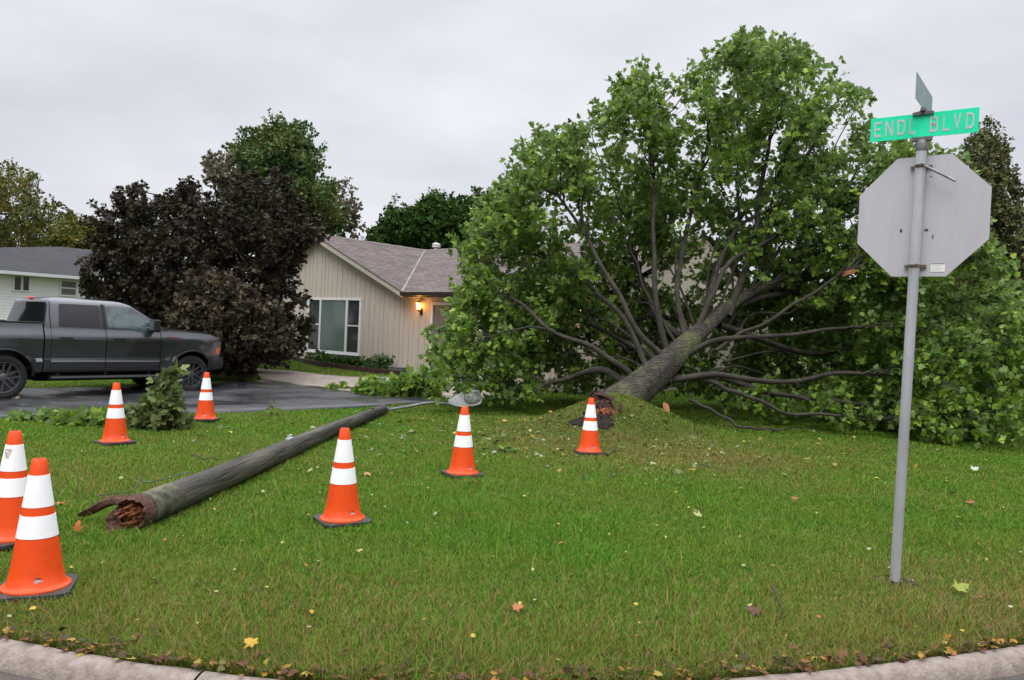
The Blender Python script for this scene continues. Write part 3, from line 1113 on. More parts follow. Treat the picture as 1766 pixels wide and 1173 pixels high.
for (dx, dz, ln, ang, wd) in [(-.02, -.0, .26, .25, .035), (.10, .07, .22, 1.9, .045)]:
    n_ = 7
    vs = []
    for i in range(n_ + 1):
        s = i / n_
        w_ = wd * math.sin(math.pi * min(1, s * .85 + .1))
        c_ = np.array([math.cos(ang) * ln * (s - .5), .05 * s, math.sin(ang) * ln * (s - .5) + .05 * math.sin(3 * s)]) + bs + np.array([dx, 0, dz])
        pv = np.array([-math.sin(ang), 0.3, math.cos(ang)]) * w_
        vs += [tuple(c_ + pv + (0, -.008, 0)), tuple(c_ - pv + (0, -.008, 0)), tuple(c_ - pv + (0, .012, 0)), tuple(c_ + pv + (0, .012, 0))]
    fs = []
    for i in range(n_):
        for j in range(4):
            fs.append((i * 4 + j, i * 4 + (j + 1) % 4, i * 4 + 4 + (j + 1) % 4, i * 4 + 4 + j))
    fs += [(0, 1, 2, 3), (n_ * 4, n_ * 4 + 1, n_ * 4 + 2, n_ * 4 + 3)]
    mb.add(vs, fs)
o = mb.build('split_bark', mat('raw_wood', (0.55, 0.25, 0.11), 0.7, var=(0.38, 0.15, 0.06), scale=12), ft, off=off, auto=40)
o['label'] = 'orange slab of freshly split wood at the foot of the trunk'
bt = P(1456, 472, 13.9)
mb = MB()
dq = unit(np.array(P(1475, 466, 13.9)) - bt)
for k_ in range(5):
    q = bt + r2.normal(0, .014, 3)
    mb.tube([q - dq * .03, q + dq * .06, q + dq * (.14 + .1 * r2.random())], [.022, .015, .004], 5)
o = mb.build('snapped_end', MATS['raw_wood'], ft, off=off)
# ragged rotten butt closing the lower end of the trunk
mb = MB()
ax_ = unit(tp[0] - tp[2])
ring = [Vector(v) for v in Vt[:28].tolist()]
inner = [Vector(butt + (np.array(v) - butt) * .6 + ax_ * (.02 + .10 * r2.random())) for v in Vt[:28].tolist()]
inner2 = [Vector(butt + (np.array(v) - butt) * .25 - ax_ * (.02 + .12 * r2.random())) for v in Vt[:28].tolist()]
mb.add(ring + inner + inner2 + [Vector(butt)], [(i, (i + 1) % 28, 28 + (i + 1) % 28, 28 + i) for i in range(28)] + [(28 + i, 28 + (i + 1) % 28, 56 + (i + 1) % 28, 56 + i) for i in range(28)] + [(56 + i, 56 + (i + 1) % 28, 84) for i in range(28)])
mb.build('rotten_butt', MATS['rotten_wood'], ft, off=off)
# earth sheet under the plate, the hollow's shade painted in as near black
mb = MB()
hv = np.array(HOLE)
hc = hv.mean(0)
vs = []
for k_ in (1.0, .6, .25):
    for q in hv:
        xy = hc[:2] + (q[:2] - hc[:2]) * k_
        vs.append((xy[0], xy[1], float(terrain(*xy)) + .022 + (.02 * r2.random() if k_ < 1 else 0)))
nh = len(hv)
mb.add(vs, [(j_ * nh + i, j_ * nh + (i + 1) % nh, (j_ + 1) * nh + (i + 1) % nh, (j_ + 1) * nh + i) for j_ in range(2) for i in range(nh)] + [tuple(range(2 * nh, 3 * nh))])
for k_ in range(50):
    q = hv[r2.integers(nh)] * .7 + hv[r2.integers(nh)] * .3
    q = np.array([q[0] + r2.normal(0, .03), q[1] + r2.normal(0, .03), 0])
    q[2] = float(terrain(q[0], q[1])) + .02
    c_ = .012 + .025 * r2.random()
    pp = [q + c_ * unit(r2.normal(0, 1, 3)) for _ in range(8)]
    mb.add(pp, [(0, 1, 2), (0, 2, 3), (0, 3, 4), (4, 5, 6), (1, 5, 7), (2, 6, 7), (0, 5, 6)])
tag(mb.build('soil', mat('hole_shade_earth', (0.007, 0.004, 0.003), 1.0, var=(0.028, 0.016, 0.012), scale=20, bump=1)), 'torn earth in the turf mound at the roots, painted near black for the shade of a hole', 'soil', kind='structure')

# ------------------------------------------------------------------ other trees
def screen_tree(name, label, cat, outline_, D0, T, n, lmat, bark, per, spread, size, base_px, trunk_r, seed, group=None, simple=True, kid='crown', lv=(0.10, 0.32),
                up=0.5, droop=0.3, voids=0, vrad=0.4, nlimb=7, stems=1, zmin=0.1, clump=6, wood=True, tr_top=None, curl=.25):
    r = np.random.default_rng(seed)
    tips = sample_outline(outline_, n, D0, T, r, voids=voids, vrad=vrad, zmin=zmin)
    b = P(base_px[0], base_px[1], D0)
    gz = float(terrain(b[0], min(b[1], 60)))
    b[2] = gz - 0.05
    A = np.array(outline_, float)
    c = tips.mean(0)
    top = tips[:, 2].max()
    prims_ = []
    for s_ in range(stems):
        bb = b + np.array([(s_ - (stems - 1) / 2) * 0.5, r.normal(0, .3) if stems > 1 else 0, 0])
        tt = np.array([c[0] + (bb[0] - b[0]) * 2, c[1] + (bb[1] - b[1]) * 1.5, gz + (top - gz) * 0.86])
        mid = bb * .5 + tt * .5 + np.array([r.normal(0, .12), r.normal(0, .12), 0])
        sp = smooth_line([bb, mid, tt], 10)
        prims_.append((sp, trunk_r, trunk_r * .18))
        for k_ in range(nlimb):
            i_ = 2 + int(r.random() * 5)
            q = tips[r.integers(len(tips))]
            a0 = sp[i_]
            prims_.append((np.array([a0, a0 * .5 + q * .5 + np.array([0, 0, .15 * np.linalg.norm(q - a0)]), q]), trunk_r * (.45 - .03 * i_), trunk_r * .08))
    ch = grow(prims_, tips, b, r, lv=lv, rad_=(trunk_r * .2, trunk_r * .1, trunk_r * .035), attach_bias=1.0)
    t = thing(name, label, cat, b, 0, group)
    off_ = np.array(t.location)
    tk = [c_ for c_ in ch if c_[2] == 0]
    Vw_, Fw_ = wood_mesh(ch if wood else tk, off_, sides=(9, 5, 4, 3))
    bulk('trunk', Vw_, Fw_, bark, t, smooth=True)
    V_, F_, R_ = foliate(ch, off_, r, per=per, spread=spread, size=size, simple=simple, centre=c, up=up, droop=droop, zmin=0.02, clump=clump, curl=curl)
    bulk(kid, V_, F_, lmat, t, rnd=R_)
    print(name, len(F_))
    return t


M_purple = leaf_mat('copper_leaf', [(0.0, (0.012, 0.009, 0.006)), (0.45, (0.025, 0.017, 0.011)), (0.72, (0.050, 0.040, 0.022)), (0.90, (0.10, 0.090, 0.045)), (1.0, (0.20, 0.185, 0.10))],
                    under=(0.048, 0.040, 0.024), spec=.15, rough=0.5, trans=0.12, patch=((0.030, 0.034, 0.014), .6), pscale=.5)
M_brown = leaf_mat('withered_leaf', [(0.0, (0.018, 0.012, 0.009)), (0.45, (0.040, 0.028, 0.018)), (0.75, (0.10, 0.080, 0.042)), (1.0, (0.21, 0.165, 0.095))],
                   under=(0.095, 0.078, 0.05), spec=.15, rough=0.6, trans=0.12)
screen_tree('copper_maple', 'broad tree of dark purple leaves between the pickup and the beige house', 'tree',
            [(150, 560), (146, 500), (142, 450), (150, 415), (146, 372), (168, 362), (190, 368), (208, 318), (238, 316), (250, 348), (285, 345), (318, 318), (335, 300), (345, 335), (385, 345), (405, 305), (455, 290), (480, 296), (505, 330), (535, 362),
             (560, 388), (556, 402), (522, 425), (508, 470), (528, 510), (536, 560), (515, 605), (480, 622), (400, 630), (300, 640), (200, 640)],
            22.0, 2.6, 2500, M_purple, M_dark, 36, 0.22, 0.105, (345, 632), 0.22, 21, voids=60, vrad=0.34, nlimb=9, stems=2, zmin=.3, simple=False)
screen_tree('withered_tree', 'low heap of withered brown and olive leaves at the foot of the purple tree', 'tree',
            [(300, 610), (292, 540), (310, 500), (345, 470), (380, 468), (410, 485), (440, 510), (470, 530), (500, 560), (500, 600), (478, 622), (420, 632), (330, 628)],
            19.4, 1.3, 600, M_brown, M_dark, 34, 0.24, 0.10, (420, 634), 0.10, 22, nlimb=6, zmin=.08, simple=False)
M_locust = leaf_mat('locust_leaf', [(0.0, (0.022, 0.070, 0.018)), (0.45, (0.045, 0.115, 0.026)), (0.85, (0.085, 0.17, 0.035)), (1.0, (0.19, 0.17, 0.03))], rough=.5, trans=.25,
                    patch=((0.15, 0.12, 0.02), .5), pscale=.35)
screen_tree('tall_tree', 'tall feathery green tree rising behind the purple tree', 'tree',
            [(395, 300), (390, 262), (402, 245), (418, 256), (424, 226), (440, 240), (452, 212), (468, 226), (485, 204), (500, 222), (520, 212), (526, 242), (552, 254), (544, 272), (562, 282), (548, 300), (580, 328), (570, 345), (598, 360), (582, 400), (560, 420), (400, 420), (375, 330)],
            38.0, 3.2, 1100, M_locust, M_bark, 54, 0.45, 0.16, (480, 560), 0.35, 23, voids=16, vrad=.6, up=.3)
M_pale = leaf_mat('pale_leaf', [(0.0, (0.09, 0.085, 0.05)), (1.0, (0.20, 0.18, 0.11))], rough=.6, trans=.3)
screen_tree('sparse_tree', 'thin pale yellowing tree seen past the left end of the beige roof', 'tree',
            [(565, 330), (592, 322), (606, 345), (620, 365), (622, 395), (610, 408), (570, 410), (560, 370)],
            44.0, 1.2, 80, M_pale, M_bark, 24, 0.4, 0.2, (592, 560), 0.12, 24, up=.3, nlimb=4)
screen_tree('grey_tree', 'small thin grey leaved tree top left of the tall green tree', 'tree',
            [(355, 290), (362, 272), (385, 268), (402, 282), (405, 320), (370, 320)],
            36.0, 1.0, 60, M_pale, M_bark, 20, 0.35, 0.2, (384, 560), 0.1, 25, up=.3, nlimb=3)
M_oakish = leaf_mat('dark_green_leaf', [(0.0, (0.014, 0.040, 0.007)), (0.6, (0.036, 0.082, 0.012)), (1.0, (0.085, 0.14, 0.024))], spec=.1, rough=.6, trans=.2)
screen_tree('green_maple', 'dark green tree just above the beige house roof left of the roof vent', 'tree',
            [(636, 440), (645, 395), (665, 385), (680, 352), (690, 372), (720, 360), (745, 340), (775, 372), (780, 440)],
            46.0, 3, 700, M_oakish, M_bark, 42, 0.5, 0.2, (710, 560), 0.3, 26, voids=6, vrad=.5)
screen_tree('green_maple', 'dark green tree behind the roof vent partly hidden by the fallen maple', 'tree',
            [(755, 440), (750, 360), (765, 335), (800, 345), (840, 335), (900, 360), (910, 440)],
            47.5, 3, 620, M_oakish, M_bark, 42, 0.5, 0.2, (830, 560), 0.3, 27, voids=6, vrad=.5)
M_gold = leaf_mat('golden_leaf', [(0.0, (0.040, 0.065, 0.010)), (0.45, (0.10, 0.115, 0.016)), (0.8, (0.20, 0.17, 0.022)), (1.0, (0.34, 0.24, 0.035))], rough=.6, trans=.25,
                  patch=((0.06, 0.085, 0.025), .6), pscale=.3)
M_birch = mat('pale_bark', (0.16, 0.15, 0.13), 0.8, var=(0.30, 0.28, 0.25), scale=6)
screen_tree('autumn_tree', 'yellow autumn tree with pale stems standing behind the white house', 'tree',
            [(-60, 450), (-60, 300), (-20, 290), (0, 292), (30, 282), (38, 310), (60, 296), (72, 320), (60, 345), (95, 350), (122, 375), (132, 405), (135, 440)],
            48.0, 3.5, 800, M_gold, M_birch, 30, 0.45, 0.17, (35, 560), 0.3, 28, voids=26, vrad=.7, stems=3, nlimb=5)
screen_tree('autumn_tree', 'green and gold bushy tree between the white house roof and the purple tree', 'tree',
            [(85, 455), (90, 405), (120, 385), (150, 380), (190, 400), (190, 470)],
            44.0, 2, 300, M_gold, M_bark, 40, 0.45, 0.19, (140, 560), 0.2, 29)
M_cedar = leaf_mat('cedar_spray', [(0.0, (0.034, 0.060, 0.018)), (0.5, (0.090, 0.115, 0.036)), (0.8, (0.17, 0.145, 0.050)), (1.0, (0.26, 0.17, 0.06))], rough=.7, trans=.1)
screen_tree('cedar_tree', 'tall browning evergreen behind the stop sign at the right', 'tree',
            [(1630, 560), (1632, 330), (1650, 262), (1672, 240), (1688, 216), (1700, 228), (1716, 204), (1728, 236), (1748, 262), (1742, 300), (1768, 330), (1760, 400), (1790, 480), (1790, 600)],
            27.0, 1.8, 1200, M_cedar, M_dark, 48, 0.20, 0.10, (1715, 640), 0.2, 30, voids=16, vrad=.35, droop=.6, up=.2)
screen_tree('cedar_tree', 'dark evergreen beyond the crown of the fallen maple at the right edge', 'tree',
            [(1750, 640), (1752, 420), (1790, 330), (1850, 300), (1900, 400), (1900, 640)],
            25.0, 1.6, 420, M_cedar, M_dark, 30, 0.24, 0.16, (1830, 640), 0.2, 31, droop=.6, up=.2)
# dark screen of shrubs and trees across the far side, seen through the fallen crown
for i_, (x0_, x1_, top_, D_, lab_) in enumerate([
        (1380, 1560, 480, 34.0, 'dark green tree far behind the middle of the fallen maple'),
        (1500, 1700, 455, 33.0, 'dark green tree far behind the stop sign post'),
        (1660, 1900, 500, 32.0, 'dark green bushy tree beyond the evergreen at the right edge')]):
    xm = (x0_ + x1_) / 2
    screen_tree('distant_tree', lab_, 'tree', [(x0_, 600), (x0_ + 10, top_ + 40), (xm - 30, top_), (xm + 30, top_ + 8), (x1_ - 10, top_ + 45), (x1_, 610)],
                D_, 2.2, 330, M_oakish, M_dark, 30, 0.42, 0.3, (xm, 640), 0.25, 40 + i_, group='trees far behind the fallen maple')
# far wooded horizon; taller unseen trees behind the camera are added for reflections
r5 = np.random.default_rng(77)
n_ = 60000
az = (r5.random(n_) * 2 - 1) * rad(180)
fr_ = np.abs(az) < rad(60)
dd = np.where(fr_, 95, 42) + 15 * r5.random(n_)
hh = np.where(fr_, 3.2, 8.5) + 1.6 * np.sin(az * 9) + 1.0 * np.sin(az * 23 + 1) + 0.6 * np.sin(az * 51)
pos = np.stack([np.sin(az) * dd, np.cos(az) * dd, hh * r5.random(n_) ** .7], -1)
V, F, kk = leaf_mesh(pos, r5.normal(0, 1, (n_, 3)), r5.normal(0, 1, (n_, 3)), (0.9 + 0.8 * r5.random(n_)) * np.where(fr_, 1, 1.4), True, .3, r5)
tag(bulk('woods', V, F, M_oakish, rnd=np.repeat(r5.random(n_), kk)), 'low dark wood closing the horizon, with a taller unseen belt added behind for reflections', 'woods', kind='stuff')


# ------------------------------------------------------------------ broken boughs lying about
def bough(name, label, outline_, D0, T, n, size, per, base, tip, seed, lmat=None, group=None, spread=.12, flat=False):
    r = np.random.default_rng(seed)
    tips_ = sample_outline(outline_, n, D0, T, r, zmin=0.04)
    b_ = P(*base, D0)
    b_[2] = float(terrain(b_[0], b_[1])) + 0.03
    e_ = P(*tip, D0)
    e_[2] = max(e_[2], float(terrain(e_[0], e_[1])) + .05)
    mid = (b_ + e_) / 2 + np.array([0.05, 0, .04])
    ch = grow([(np.array([b_, mid, e_]), .022, .006)], tips_, b_, r, lv=(.15, .4), rad_=(.012, .008, .004))
    t = thing(name, label, 'branch', b_, 0, group)
    off_ = np.array(t.location)
    Vw_, Fw_ = wood_mesh(ch, off_, sides=(7, 5, 4, 3))
    bulk('stem', Vw_, Fw_, M_bark, t, smooth=True)
    V_, F_, R_ = foliate(ch, off_, r, per=per, spread=spread, size=size, centre=b_, up=.5, zmin=0.015, levels=(1, 2, 3))
    bulk('leaf_cluster', V_, F_, lmat or M_leaf, t, rnd=R_)


M_olive = leaf_mat('olive_leaf', [(0.0, (0.055, 0.100, 0.022)), (0.5, (0.13, 0.19, 0.05)), (1.0, (0.28, 0.32, 0.11))], under=(0.17, 0.19, 0.10), rough=.45, trans=.25)
bough('fallen_branch', 'upright broken leafy branch on the grass between two cones near the pickup',
      [(218, 738), (215, 705), (235, 685), (262, 668), (275, 640), (300, 630), (314, 645), (310, 680), (300, 700), (322, 722), (318, 742), (270, 748)],
      10.6, .25, 62, .10, 26, (262, 745), (292, 640), 51, M_olive, spread=.10)
bough('fallen_branch', 'flat leafy branch lying along the driveway edge left of the upright one',
      [(35, 738), (40, 722), (80, 716), (130, 715), (175, 712), (225, 700), (228, 738), (180, 745), (120, 742)],
      10.7, .3, 46, .12, 18, (230, 738), (60, 734), 52, spread=.09)
bough('fallen_branch', 'low leafy branch lying on the walkway beside the crown of the fallen maple',
      [(612, 684), (615, 668), (640, 655), (668, 660), (700, 650), (735, 640), (752, 655), (752, 686), (690, 688)],
      17.4, .7, 110, .15, 26, (735, 684), (630, 676), 53, spread=.16)
bough('fallen_branch', 'small sprig of leaves on the driveway edge above the fallen pole',
      [(445, 713), (452, 706), (462, 700), (478, 702), (488, 710), (486, 714)],
      12.6, .12, 6, .07, 10, (468, 712), (462, 698), 54, spread=.06)
bough('fallen_branch', 'tiny sprig of leaves on the lawn right of the middle cone',
      [(858, 790), (864, 780), (876, 776), (886, 786), (884, 792)],
      9.9, .1, 6, .07, 10, (872, 792), (872, 780), 55, spread=.04)
bough('fallen_branch', 'dark torn twig with leaves on the asphalt by the walkway',
      [(560, 680), (565, 674), (590, 672), (604, 680), (598, 684)],
      18.4, .2, 12, .11, 12, (610, 682), (566, 678), 56, spread=.08)

# bare twigs on the turf
M_twig = mat('dry_twig', (0.05, 0.038, 0.03), 0.9)
for i_, (pts_, lab_) in enumerate([([(1010, 832), (1004, 822), (1008, 812)], 'thin forked twig on the grass below the cone by the roots'),
                                   ([(1050, 830), (1062, 824), (1072, 815)], 'thin curved twig on the grass right of the forked twig'),
                                   ([(1205, 808), (1228, 810), (1252, 818)], 'long dry twig on the brown grass patch'),
                                   ([(1332, 748), (1380, 740), (1420, 738), (1490, 722)], 'long dark bare branch in front of the fallen crown'),
                                   ([(1330, 1020), (1345, 1050), (1348, 1075)], 'brown curled stem in the long grass by the kerb'),
                                   ([(330, 790), (355, 797), (380, 797)], 'pale strip of torn bark beside the fallen pole')]):
    q = np.array([G(*p_) + np.array([0, 0, .035]) for p_ in pts_])
    q = smooth_line(q, 10)
    q[:, 2] += 0.01 * np.sin(np.arange(10) * 1.3)
    v_, f_ = tube(q, np.linspace(.011 if i_ == 3 else .006, .003, 10), 5)
    o = bulk('twig', v_ - q[0], f_, M_twig)
    o.location = tuple(q[0])
    tag(o, lab_, 'twig', 'bare twigs on the lawn')

# fallen leaves scattered over the lawn and drive
r6 = np.random.default_rng(99)
def scatter(n, ymin, ymax, size, lmat, name, label, clusterx=None, seed=1, lift=.035, edge=False, simple=False, ybias=1.0):
    r = np.random.default_rng(seed)
    y = ymin + (ymax - ymin) * r.random(n) ** ybias
    x = (r.random(n) * 2 - 1) * (y * .68 + .3)
    if edge:
        y = kerb_y(x) + np.abs(r.normal(0, .10, n)) - .03
    ok = (y > kerb_y(x) - .12) & (np.hypot(x - 1.75, y - 12.6) > .5)
    x, y = x[ok], y[ok]
    n = len(x)
    z = np.maximum(terrain(x, y), -.0) + lift * (.5 + r.random(n))
    d = unit(np.stack([r.normal(0, 1, n), r.normal(0, 1, n), r.normal(0, .25, n)], -1))
    nr = unit(np.stack([r.normal(0, .4, n), r.normal(0, .4, n), np.ones(n)], -1))
    V_, F_, kk_ = leaf_mesh(np.stack([x, y, z], -1), d, nr, size * (.5 + .8 * r.random(n)), simple, .6, r)
    tag(bulk(name, V_, F_, lmat, rnd=np.repeat(r.random(n), kk_)), label, 'leaves', kind='stuff')


M_lit = leaf_mat('litter_leaf', [(0.0, (0.50, 0.30, 0.035)), (0.25, (0.42, 0.36, 0.06)), (0.45, (0.33, 0.34, 0.17)), (0.62, (0.32, 0.34, 0.22)), (0.8, (0.40, 0.14, 0.03)), (1.0, (0.16, 0.08, 0.04))], rough=.6, trans=.1)
scatter(430, 3.6, 13.0, .026, M_lit, 'fallen_leaves', 'small yellow and pale leaves scattered over the lawn', seed=61, simple=True)
scatter(45, 5, 14, .07, M_lit, 'fallen_leaves', 'larger pale maple leaves scattered over the lawn', seed=62)
scatter(620, 3, 4, .036, leaf_mat('edge_leaf', [(0.0, (0.36, 0.19, 0.02)), (0.2, (0.14, 0.055, 0.02)), (0.6, (0.06, 0.030, 0.018)), (0.85, (0.04, 0.05, 0.016)), (1.0, (0.36, 0.28, 0.04))], rough=.6, trans=.1),
        'fallen_leaves', 'brown and yellow leaves gathered along the kerb', seed=63, edge=True, lift=.03)


rD = np.random.default_rng(88)
n = 420
x = rD.normal(.9, 2.0, n)
y = 10.9 + rD.normal(0, 1.1, n)
ok = np.hypot(x - 1.75, y - 12.6) > .45
x, y = x[ok], y[ok]
n = len(x)
V_, F_, kk_ = leaf_mesh(np.stack([x, y, terrain(x, y) + .02 + .02 * rD.random(n)], -1), unit(np.stack([rD.normal(0, 1, n), rD.normal(0, 1, n), rD.normal(0, .3, n)], -1)),
                        unit(np.stack([rD.normal(0, .6, n), rD.normal(0, .6, n), np.ones(n)], -1)), .035 + .06 * rD.random(n) ** 3, False, .6, rD)
tag(bulk('torn_leaves', V_, F_, leaf_mat('torn_leaf', [(0, (0.06, 0.11, 0.03)), (.4, (0.16, 0.20, 0.10)), (.6, (0.30, 0.33, 0.22)), (.75, (0.40, 0.30, 0.05)), (1, (0.10, 0.06, 0.03))], rough=.6, trans=.1),
         rnd=np.repeat(rD.random(n), kk_)), 'torn green and pale leaves strewn over the worn grass before the roots', 'leaves', kind='stuff')


# three larger leaves one can point at
def one_leaf(px, py, size, col, lab, seed):
    r = np.random.default_rng(seed)
    g_ = G(px, py)
    V_, F_, kk_ = leaf_mesh(np.zeros((1, 3)), np.array([[1, .3, .15]]) if seed % 2 else np.array([[-.8, .5, .2]]), np.array([[.1, -.5, 1]]), np.array([size]), False, .5, r)
    o_ = bulk('fallen_leaf', V_, F_, leaf_mat('leaf_colour', [(0, col)], trans=.15), rnd=np.zeros(kk_))
    o_.location = (g_[0], g_[1], g_[2] + .045)
    tag(o_, lab, 'leaf')


one_leaf(1648, 1028, .095, (0.24, 0.27, 0.035), 'large yellow green leaf in the dry grass right of the sign post', 1)
one_leaf(438, 1128, .07, (0.45, 0.27, 0.025), 'bright yellow leaf at the kerb edge in the lower left', 2)
one_leaf(885, 1062, .06, (0.36, 0.14, 0.05), 'curled orange brown leaf in the middle of the foreground grass', 3)
one_leaf(1310, 1068, .08, (0.10, 0.04, 0.02), 'dark brown curled leaf in the foreground grass at the right', 4)
one_leaf(1676, 816, .10, (0.42, 0.47, 0.36), 'pale upturned leaf on the green lawn right of the sign post', 5)

# ------------------------------------------------------------------ traffic cones
M_orange = mat('cone_orange', (0.82, 0.075, 0.006), 0.42, var=(0.62, 0.055, 0.010), scale=14, spec=.4, pos=(.5, .8), detail=10)
M_band = mat('reflective_white', (0.95, 0.95, 0.96), 0.5, var=(0.80, 0.79, 0.78), scale=10, pos=(.55, .85), detail=10)
M_rub = mat('black_rubber', (0.022, 0.022, 0.024), 0.55, var=(0.05, 0.05, 0.05), scale=20, bump=.3)
M_scuff = mat('band_scuff', (0.38, 0.33, 0.30), 0.8, var=(0.62, 0.58, 0.55), scale=30)
M_stk = mat('sticker_black', (0.03, 0.03, 0.035), 0.5)
M_stk2 = mat('sticker_grey', (0.45, 0.46, 0.50), 0.4)


def cone_r(z):
    return 0.138 - (0.138 - 0.035) * (z - 0.035) / (0.71 - 0.035)


def make_cone(label):
    t = thing('traffic_cone', label, 'traffic cone', (0, 0, 0), 0, 'traffic cones standing round the fallen pole and tree')
    m = MB()
    prof = [(0.166, 0.028), (0.166, 0.036), (0.150, 0.042), (0.139, 0.055)]
    zs = [0.12, 0.20, 0.2985, 0.299, 0.414, 0.4145, 0.4585, 0.459, 0.625, 0.6255]
    prof += [(cone_r(z), z) for z in zs]
    prof += [(cone_r(0.70), 0.70), (0.031, 0.709), (0.022, 0.709), (0.020, 0.66), (0.0001, 0.64)]
    m.lathe(prof, 48, caps=False)
    m.build('cone_body', M_orange, t, auto=50)
    for z0, z1 in ((0.299, 0.414), (0.459, 0.625)):
        m = MB()
        m.lathe([(cone_r(z0) - .002, z0 - .0005), (cone_r(z0) + .0025, z0), (cone_r(z1) + .0025, z1), (cone_r(z1) - .002, z1 + .0005)], 48, caps=False)
        m.build('reflective_band', M_band, t, auto=50)
    m = MB()
    s = 0.182
    ch = 0.035
    m.prism([(-s + ch, -s), (s - ch, -s), (s, -s + ch), (s, s - ch), (s - ch, s), (-s + ch, s), (-s, s - ch), (-s, -s + ch)], 'z', 0.002, 0.028)
    m.build('base', M_rub, t, bevel=.006)
    # small maker's sticker: a grey figure on a black lozenge, bent round the cone
    for (hw, hh, mt_, lift, nm) in ((.026, .018, M_stk, .0015, 'sticker'), (.019, .008, M_stk2, .003, 'emblem')):
        m = MB()
        zc = 0.085
        ring = []
        for i in range(16):
            a_ = i / 16 * 6.2832
            k_ = 1 if nm == 'sticker' else (1 + .35 * math.cos(3 * a_ + .5))
            ring.append((hw * math.cos(a_) * k_, hh * math.sin(a_) * (abs(math.sin(a_)) ** .3) * k_))
        vs = []
        for (u_, w_) in ring + [(0, 0)]:
            rr_ = cone_r(zc + w_) + lift
            an = 0.25 + u_ / rr_ - math.pi / 2
            vs.append((rr_ * math.cos(an), rr_ * math.sin(an), zc + w_))
        m.add(vs, [(i, (i + 1) % 16, 16) for i in range(16)])
        if nm == 'sticker':
            stk = m.build(nm, mt_, t)
        else:
            m.build(nm, mt_, stk)
    return t


cones = [(62, 1020, 20, 'nearest traffic cone, clean, at the lower left beside the kerb', 0),
         (590, 902, 32, 'traffic cone alone on the grass right of the fallen pole', 0),
         (797, 821, 28, 'traffic cone just in front of the fallen street lamp head', 0),
         (1016, 783, 8, 'traffic cone standing in front of the torn tree roots', 0),
         (198, 766, 50, 'traffic cone left of the upright broken branch near the driveway', 0),
         (354, 726, 5, 'farthest traffic cone, on the driveway edge by the pickup front wheel', 0),
         (17, 936, 64, 'traffic cone with dirt smeared on its top band, behind the nearest cone', 1),
         (-30, 922, 10, 'traffic cone cut off by the left edge of the photo', 0)]
proto = None
for (px, py, rz, lab, dirty) in cones:
    g_ = G(px, py)
    if proto is None:
        proto = make_cone(lab)
        proto.location = tuple(g_ + np.array([0, 0, .004]))
        proto.rotation_euler = (0, 0, rad(rz))
        c = proto
    else:
        c = dup(proto, g_ + np.array([0, 0, .012]), rad(rz), lab)
    c.rotation_euler = (rad(random.uniform(-1.2, 1.2)), rad(random.uniform(-1.0, 1.0)), rad(rz))
    if dirty:
        m = MB()
        vs = []
        for i in range(14):
            a_ = i / 14 * 6.2832
            u_ = .020 * math.cos(a_) * (1 + .4 * math.sin(3 * a_)) - .005
            w_ = .042 * math.sin(a_) * (1 + .3 * math.cos(2 * a_)) + .572
            w_ = min(w_, .622)
            rr_ = cone_r(w_) + .004
            an = -math.pi / 2 - rad(rz) + u_ / rr_
            vs.append((rr_ * math.cos(an), rr_ * math.sin(an), w_))
        rr_ = cone_r(.58) + .004
        an = -math.pi / 2 - rad(rz)
        vs.append((rr_ * math.cos(an), rr_ * math.sin(an), .58))
        m.add(vs, [(i, (i + 1) % 14, 14) for i in range(14)])
        o = m.build('dirt_smear', M_scuff, c)

# ------------------------------------------------------------------ fallen street light: pole, arm, lamp head
pA = G(200, 925)
pB = G(664, 713)
RA, RB = 0.120, 0.083
axis = unit(pB - pA)
sl = thing('street_light', 'snapped wooden street light pole lying across the lawn with its lamp head', 'street light', pA)
off = np.array(sl.location)
n_ = 60
s_ = np.linspace(0, 1, n_)
pts = pA[None] * (1 - s_[:, None]) + pB[None] * s_[:, None]
pts[:, 2] = np.maximum(terrain(pts[:, 0], pts[:, 1]), 0) + (RA * (1 - s_) + RB * s_) * .93
pts[:, 2] = np.convolve(np.pad(pts[:, 2], 6, mode='edge'), np.ones(13) / 13, 'valid')
rads = RA * (1 - s_) + RB * s_
M_pole = mat('weathered_pole', (0.019, 0.016, 0.012), 0.7, var=(0.088, 0.080, 0.060), scale=9, bump=1.0, bscale=30, pos=(.40, .60))
# grain runs along the pole: turn the texture and stretch it
_n = M_pole.node_tree
for nd in _n.nodes:
    if nd.type == 'MAPPING':
        nd.vector_type = 'TEXTURE'
        nd.inputs['Rotation'].default_value = (0, 0, math.atan2(axis[1], axis[0]))
        nd.inputs['Scale'].default_value = (12, 1, 1)
pts_ = pts[2:-1]
Vp, Fp = tube(pts_, rads[2:-1], 36, .012)
bulk('pole', Vp - off, Fp, M_pole, sl, smooth=True)
mb = MB()
mb.lathe([(RB * 1.0, 0), (RB * .98, .015), (RB * .8, .03)], 24, M=Matrix.Translation(Vector(pts_[-1] - off)) @ Vector(axis).to_track_quat('Z', 'Y').to_matrix().to_4x4())
mb.build('pole_top', mat('pole_end', (0.09, 0.10, 0.055), .9, var=(0.05, 0.045, 0.035), scale=20), sl)
# the moss-stained collar near the break
Vp, Fp = tube(pts[2:6] + axis * .03, rads[2:6] + .0025, 36, .012)
mmoss = mat('mossy_stain', (0.030, 0.028, 0.024), 0.85, var=(0.13, 0.13, 0.07), scale=6, bump=.6, pos=(.42, .6))
bulk('moss_stain', Vp - off, Fp, mmoss, sl, smooth=True)
